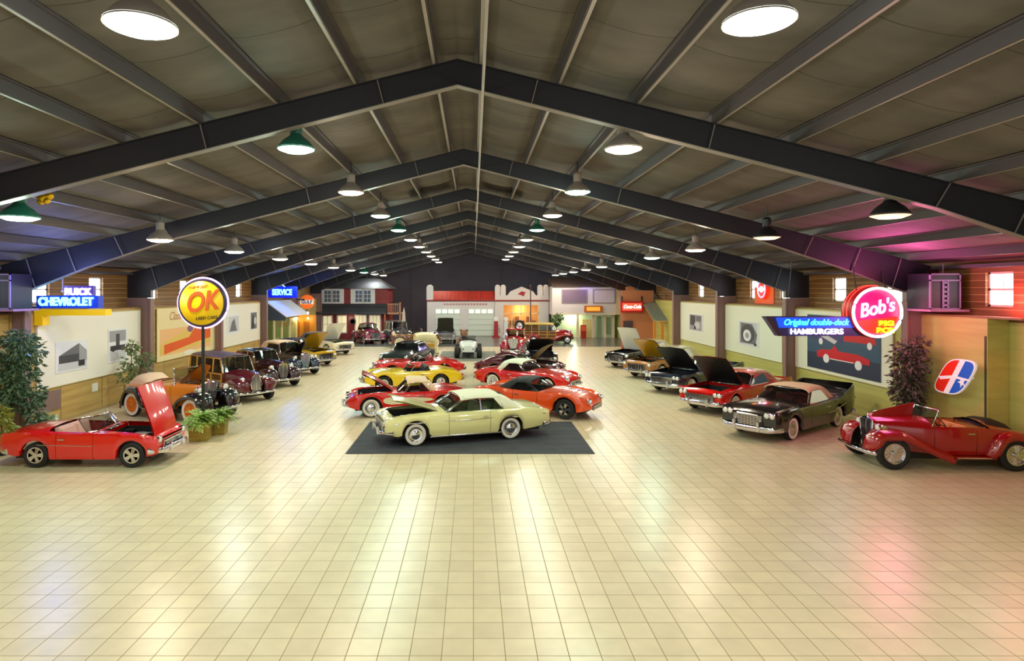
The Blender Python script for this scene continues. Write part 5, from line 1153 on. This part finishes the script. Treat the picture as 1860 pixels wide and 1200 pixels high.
MB().b2((2.1, -.3, 0), (2.9, 3, 3.5)).b2((6.4, -.3, 0), (7.35, 3, 3.5)).b2((2.9, -.3, 3.05), (6.4, 3, 3.5)).b2((2.9, 1.2, 0), (6.4, 1.4, 3.1)).build('front_block', gW, g_)
MB().prism([(2.1, 3.5), (2.1, 4.0), (3.3, 4.0), (3.6, 4.4), (4.7, 4.85), (5.8, 4.4), (6.1, 4.0), (7.35, 4.0), (7.35, 3.5)], -.35, -.1, 'xz').build('parapet', gW, g_)
pier(2.1, 2.6, 3.9, 5.05, -.36); pier(2.65, 3.15, 3.9, 5.05, -.36); pier(6.25, 6.75, 3.9, 5.05, -.36); pier(6.8, 7.32, 3.9, 5.05, -.36)
MB().prism([(4.3, 4.12), (4.7, 4.4), (5.1, 4.3), (4.95, 4.1), (4.95, 3.9), (4.6, 4.05)], -.38, -.35, 'xz').build('emblem', M('emblem crimson', (176, 24, 50), .5), g_)
for x0, x1 in ((-3.75, -1.3), (-.5, 1.95)):
    d = MB().b2((x0, -.05, .05), (x1, 0, 2.72)).build('garage_door', M('roll door white', (218, 226, 214), .5), g_)
    m = MB()
    for k in range(1, 5): m.b2((x0, -.07, .05+k*.53), (x1, -.05, .09+k*.53))
    m.build('door_rail', M('rail pale', (176, 190, 180), .5), d); p_ = MB()
    for k in range(4): q = (x1-x0)/4; p_.b2((x0+q*k+.07, -.065, 2.24), (x0+q*(k+1)-.07, -.052, 2.62))
    p_.build('door_panes', M('door lit panes', (240, 250, 236), .4, emit=.5), d)
AMB = M('amber interior glow', (216, 160, 92), .6, emit=.12)  # a faint glow in the wall stands in for shop lighting
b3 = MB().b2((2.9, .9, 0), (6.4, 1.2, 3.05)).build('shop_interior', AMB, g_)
m = MB()
for x in (2.9, 3.75, 4.65, 5.5, 6.35): m.b2((x-.04, -.28, .6), (x+.04, -.2, 3.05))
m.b2((2.9, -.28, 2.2), (6.4, -.2, 2.28)); m.b2((2.9, -.28, .5), (6.4, -.2, .62)); m.build('shop_window_frame', M('frame cream', (236, 214, 170), .5), b3)
sh_ = MB()
for k in range(6): sh_.b2((3.05+.55*k, .6, 1.0), (3.4+.55*k, .8, 1.9-(k % 2)*.4))
sh_.build('shelf_goods', M('shelf goods brown', (142, 84, 50), .6), b3)
light('POINT', (4.6, 62.9, 2.6), 60, (1, .72, .4), .2)  # added light without a fixture, brightens the garage shop
for k in range(15): MB().b2((-2.9+.29*k, -.03, 3.08), (-2.9+.29*k+.17, 0, 3.08+.12)).build('letter_mark', M('mark red', (180, 90, 90), .5), g_)
# cream shop with upper box
cW = M('shop cream', (228, 212, 180), .55); cU = M('upper box pale', (222, 214, 214), .5, emit=0)
s_ = thing('cream_shop', 'cream shop with a pale upper storey box, brown roof and bright recessed front', 'building', (7.5, 60.4, 0))
MB().b2((-.1, -.3, 2.2), (5.9, 3, 4.85)).build('upper_box', cU, s_); MB().b2((5.9, -.3, 2.2), (6.7, 3, 4.85)).build('upper_side', M('upper side cream', (226, 196, 156), .5), s_)
MB().prism([(-.45, 4.8), (2.2, 5.75), (3, 5.75), (3, 4.8)], -.08, 6.6, 'yz').build('roof', noisy('brown shingles', (96, 78, 70), (78, 62, 60), (1, 1, 1), .8), s_)
MB().b2((0, .9, 0), (6.0, 1.0, 2.2)).build('recess_wall', M('recess pale green glow', (204, 222, 178), .5, emit=.12), s_)  # the wall glows a little in place of light inside the recess
win(s_, 2.0, -.3, 3.35, 2.2, 1.15, (1, 1), M('window mauve', (150, 132, 150), .5), M('pane mauve', (134, 116, 140), .25)); win(s_, 4.8, -.3, 3.35, 1.9, 1.15, (1, 1), M('window mauve', (150, 132, 150), .5), M('pane pale', (214, 206, 222), .25))
MB().b2((0, -.32, 2.18), (5.9, -.28, 2.32)).build('fascia', M('fascia cream', (240, 224, 190), .5), s_)
for x in (.15, 2.4, 3.9, 5.0, 5.8): MB().b2((x-.12, .3, 0), (x+.12, .5, 2.2)).build('front_post', cW, s_)
MB().b2((2.9, .7, 0), (3.8, .9, 1.7)).build('front_door', M('door butter', (232, 214, 150), .5), s_); MB().b2((4.3, .5, .0), (4.7, .88, 2.0)).b2((5.2, .5, .3), (5.6, .88, 1.9)).build('display_window', M('display grey green', (140, 160, 130), .3), s_)
t = thing('shop_sign', 'small orange lit sign on the pale upper storey of the cream shop', 'sign', (11.25, 60.02, 2.75)); MB().b2((-.85, -.1, -.3), (.85, .0, .3)).build('sign_box', M('sign amber dark', (196, 108, 40), .5), t); MB().b2((-.62, -.12, -.18), (.62, -.1, .18)).build('sign_face', E('amber face', (244, 150, 50), .9), t)
light('POINT', (9.5, 60.9, 1.9), 80, (.95, 1, .8), .3)  # added light without a fixture, brightens the recessed shop front
t = thing('vending_machine', 'small upright red vending machine at the cream shop front', 'machine', (10.3, 59.9, 0)); MB().b2((-.24, -.2, 0), (.24, .2, 1.25)).build('cabinet', M('vending red', (168, 36, 22), .4), t); MB().b2((-.18, -.22, .7), (.18, -.2, 1.15)).build('vending_panel', M('vending pale', (226, 90, 60), .4), t)
for x, nm, c1, lb in ((2.15, 'red', (160, 26, 34), 'dark red fuel pump left of the white garage entrance'), (3.1, 'white', (214, 226, 232), 'white and pale blue fuel pump before the garage shop window')):
    t = thing('fuel_pump', lb, 'fuel pump', (x, 60.9, 0)); pm_ = M('pump '+nm, c1, .4)
    MB().box((0, 0, .08), (.7, .5, .16)).box((0, 0, .85), (.42, .34, 1.4), taper=.85).build('pump_body', pm_, t); MB().lathe([(.0, -.06), (.22, -.06), (.22, .06), (0, .06)], 20, 'y', (0, 0, 1.78)).build('pump_globe', M('globe pale', (238, 238, 230), .4), t, smooth=40)
    MB().tube([(.2, -.1, 1.2), (.36, -.15, .7), (.3, -.1, .4), (.22, -.08, .9)], .02, 6).build('hose', BLK, t)
potted('potted_palm', 'dark bushy potted plant at the left corner of the cream shop', 'plant', (7.7, 59.4, 0), (M('pot black', (24, 22, 26), .5), .3, .5), [[(0, 0, .4), (0, 0, 1.6)]], [((0, 0, 1.7), .5), ((.3, 0, 2.0), .35), ((-.2, 0, 1.4), .35)], 400, .24, noisy('dark green leaf', (34, 66, 24), (70, 104, 44), (9, 9, 9), .5), 31)
t = thing('lamp_post', 'thin dark pole standing between the white garage and the wood-sided wagon', 'pole', (5.15, 57.6, 0)); MB().tube([(0, 0, 0), (0, 0, 4.9)], .05, 8).lathe([(.2, 0), (.2, .04), (.06, .1)], 12).build('pole', M('pole brown', (84, 48, 40), .5), t); MB().lathe([(0, 4.9), (.08, 4.94), (0, 5.05)], 10).build('finial', M('pole brown', (84, 48, 40), .5), t)
tag(MB().prism([(-.1, .05), (-.18, .9), (-.19, 1.8), (-.14, 2.5), (0, 3.05), (.1, 2.5), (.14, 1.6), (.1, .8), (.06, .05)], -.03, .03, 'xz').build('surfboard', M('board cream', (226, 206, 190), .4), loc=(-6.25, 57.5, -.05)), 'tall slim cream board standing upright beside the red house balcony', 'surfboard')
# seated stuffed bear behind the hot rod
t = thing('stuffed_bear', 'brown round-headed stuffed figure sitting beyond the white hot rod', 'toy', (-.75, 50.2, 0)); fur = noisy('brown fur', (142, 108, 78), (116, 84, 60), (20, 20, 20), .9)
sp = lambda r_, c_, k=1: [(r_*math.sin(q), -r_*k*math.cos(q)) for q in np.linspace(0, PI, 9)]
MB().lathe(sp(.42, 0, 1.1), 18, 'z', (0, 0, .45)).build('body', M('jacket dark brown', (84, 44, 40), .8), t, smooth=60)
MB().lathe(sp(.3, 0), 18, 'z', (0, -.02, 1.12)).lathe(sp(.1, 0), 10, 'z', (-.24, 0, 1.36)).lathe(sp(.1, 0), 10, 'z', (.24, 0, 1.36)).lathe(sp(.13, 0), 10, 'z', (0, -.27, 1.05)).build('head', fur, t, smooth=60)
for s in (-1, 1):
    MB().tube([(s*.32, 0, .7), (s*.5, -.2, .5), (s*.42, -.4, .42)], [.13, .12, .1], 10).build('arm', fur, t, smooth=60); MB().tube([(s*.2, -.1, .14), (s*.34, -.5, .14), (s*.36, -.66, .18)], [.15, .14, .13], 10).build('leg', fur, t, smooth=60)
# awning shop on the left wall
t = thing('awning_shop', 'small shop front under a sloping white awning on the left wall', 'building', (LL, 43.6, 0))
MB().prism([(0, 3.78), (1.4, 2.72), (1.4, 2.66), (0, 3.7)], .05, 5.9, 'xz').build('awning', M('awning white', (216, 220, 236), .5), t)
MB().prism([(0, 3.68), (1.36, 2.66), (1.3, 2.45), (0, 2.45)], .06, .12, 'xz').build('awning_side', M('awning slate', (56, 72, 92), .6), t)
MB().b2((0, .1, 0), (.5, 5.8, 2.45)).build('shop_wall', M('shop wall olive', (146, 148, 96), .6), t)
for y in (.12, 1.9, 3.8, 5.7): MB().b2((.5, y-.07, 0), (.6, y+.07, 2.45)).build('shop_post', M('post pale', (226, 206, 160), .5), t)
MB().b2((.5, .3, .6), (.53, 1.7, 2.2)).build('shop_window', M('green glass', (84, 116, 66), .2), t); MB().b2((.5, 2.1, .6), (.53, 3.6, 2.2)).build('shop_window', M('green glass', (84, 116, 66), .2), t)
MB().b2((.05, -.02, .1), (.5, .1, 2.4)).build('end_panel', M('green panel', (96, 116, 64), .6), t)
MB().b2((0, 5.8, 0), (2.0, 5.95, 2.6)).build('amber_wall', M('amber door wall', (196, 126, 30), .5), t); MB().b2((.35, 5.74, 0), (.75, 5.8, 2.1)).b2((1.1, 5.74, 0), (1.5, 5.8, 2.1)).build('amber_door', M('amber door', (150, 86, 20), .4), t)
for x in (.6, 1.45): MB().lathe(sp(.09, 0), 12, 'z', (x, 5.6, 2.35)).build('porch_lamp', E('porch bulb', (255, 226, 150), 5), t, smooth=60); light('POINT', (x, 5.4, 2.3), 14, (1, .8, .45), .1, parent=t)
# metal roofed shed on the right wall
t = thing('metal_roof_shed', 'wooden shed with a steep corrugated metal roof on the right wall', 'building', (11.9, 45.2, 0))
rf_ = []
for k in range(25):
    u = k/24; dz = .03*(k % 2); rf_.append([(.9+1.4*u-.9*(0)-.0+(1-v)*0, 0+6*v, 2.35+2.45*v+dz) for v in (0, .5, 1)])
MB().grid(rf_).build('metal_roof', M('corrugated metal', (176, 190, 184), .3, metal=.6), t)
MB().b2((.86, -.03, 2.28), (2.2, .03, 2.36)).build('eave_board', M('shed board', (206, 170, 110), .6), t); MB().add([(.82, -.02, 2.3), (.9, -.02, 2.3), (.9, 6, 4.78), (.82, 6, 4.78)], [(0, 1, 2, 3)]).build('rake_board', M('shed board', (206, 170, 110), .6), t)
for x in (.95, 1.5, 2.0): MB().b2((x-.08, .02, 0), (x+.08, .18, 2.35)).build('shed_post', M('amber post', (214, 140, 54), .5), t)
MB().b2((-.75, 3.0, 0), (1.7, 3.1, 4.5)).build('shed_wall', M('orange brown wall', (186, 118, 80), .6), t); MB().b2((-.6, 2.9, 0), (.1, 3.0, 2.2)).build('shed_door', M('dark violet door', (74, 56, 60), .5), t)
MB().b2((.3, 5.9, 0), (2.2, 6.0, 4.8)).build('shed_back', M('orange brown wall', (150, 86, 50), .6), t)
light('POINT', (13.0, 48.4, 1.9), 26, (1, .7, .35), .15)  # added light without a fixture, warms the shed
# ================================================================ COLOURED GLOW LIGHTS, no fixtures of their own
light('POINT', (12.0, 18.2, 3.9), 115, (1, .14, .4), .6); light('POINT', (14.1, 16.7, 4.3), 50, (1, .06, .06), .15); light('POINT', (14.1, 15.2, 4.5), 45, (1, .06, .06), .15)  # pink sign glow; both red lights are added to tint the upper wall
light('AREA', (12.2, 18.3, 4.75), 90, (1, .12, .5), .8, rot=(PI, 0, 0))  # added upward light, throws the sign's pink onto the ceiling
light('POINT', (-12.2, 18.6, 4.8), 170, (.22, .3, 1), .4); light('POINT', (-12.9, 24.0, 4.9), 12, (.35, .2, 1), .3)
light('POINT', (-13.6, 36.6, 4.9), 22, (.1, .5, 1), .3); light('POINT', (-13.0, 45.2, 4.9), 120, (.06, .18, 1), .4); light('POINT', (-12.2, 52.5, 2.2), 26, (.3, .1, 1), .3)
light('POINT', (13.4, 31.4, 4.5), 8, (1, .25, .06), .2); light('POINT', (13.4, 54.5, 4.4), 26, (1, .15, .08), .3); light('POINT', (10.6, 59.4, 4.9), 20, (.3, .25, 1), .2)
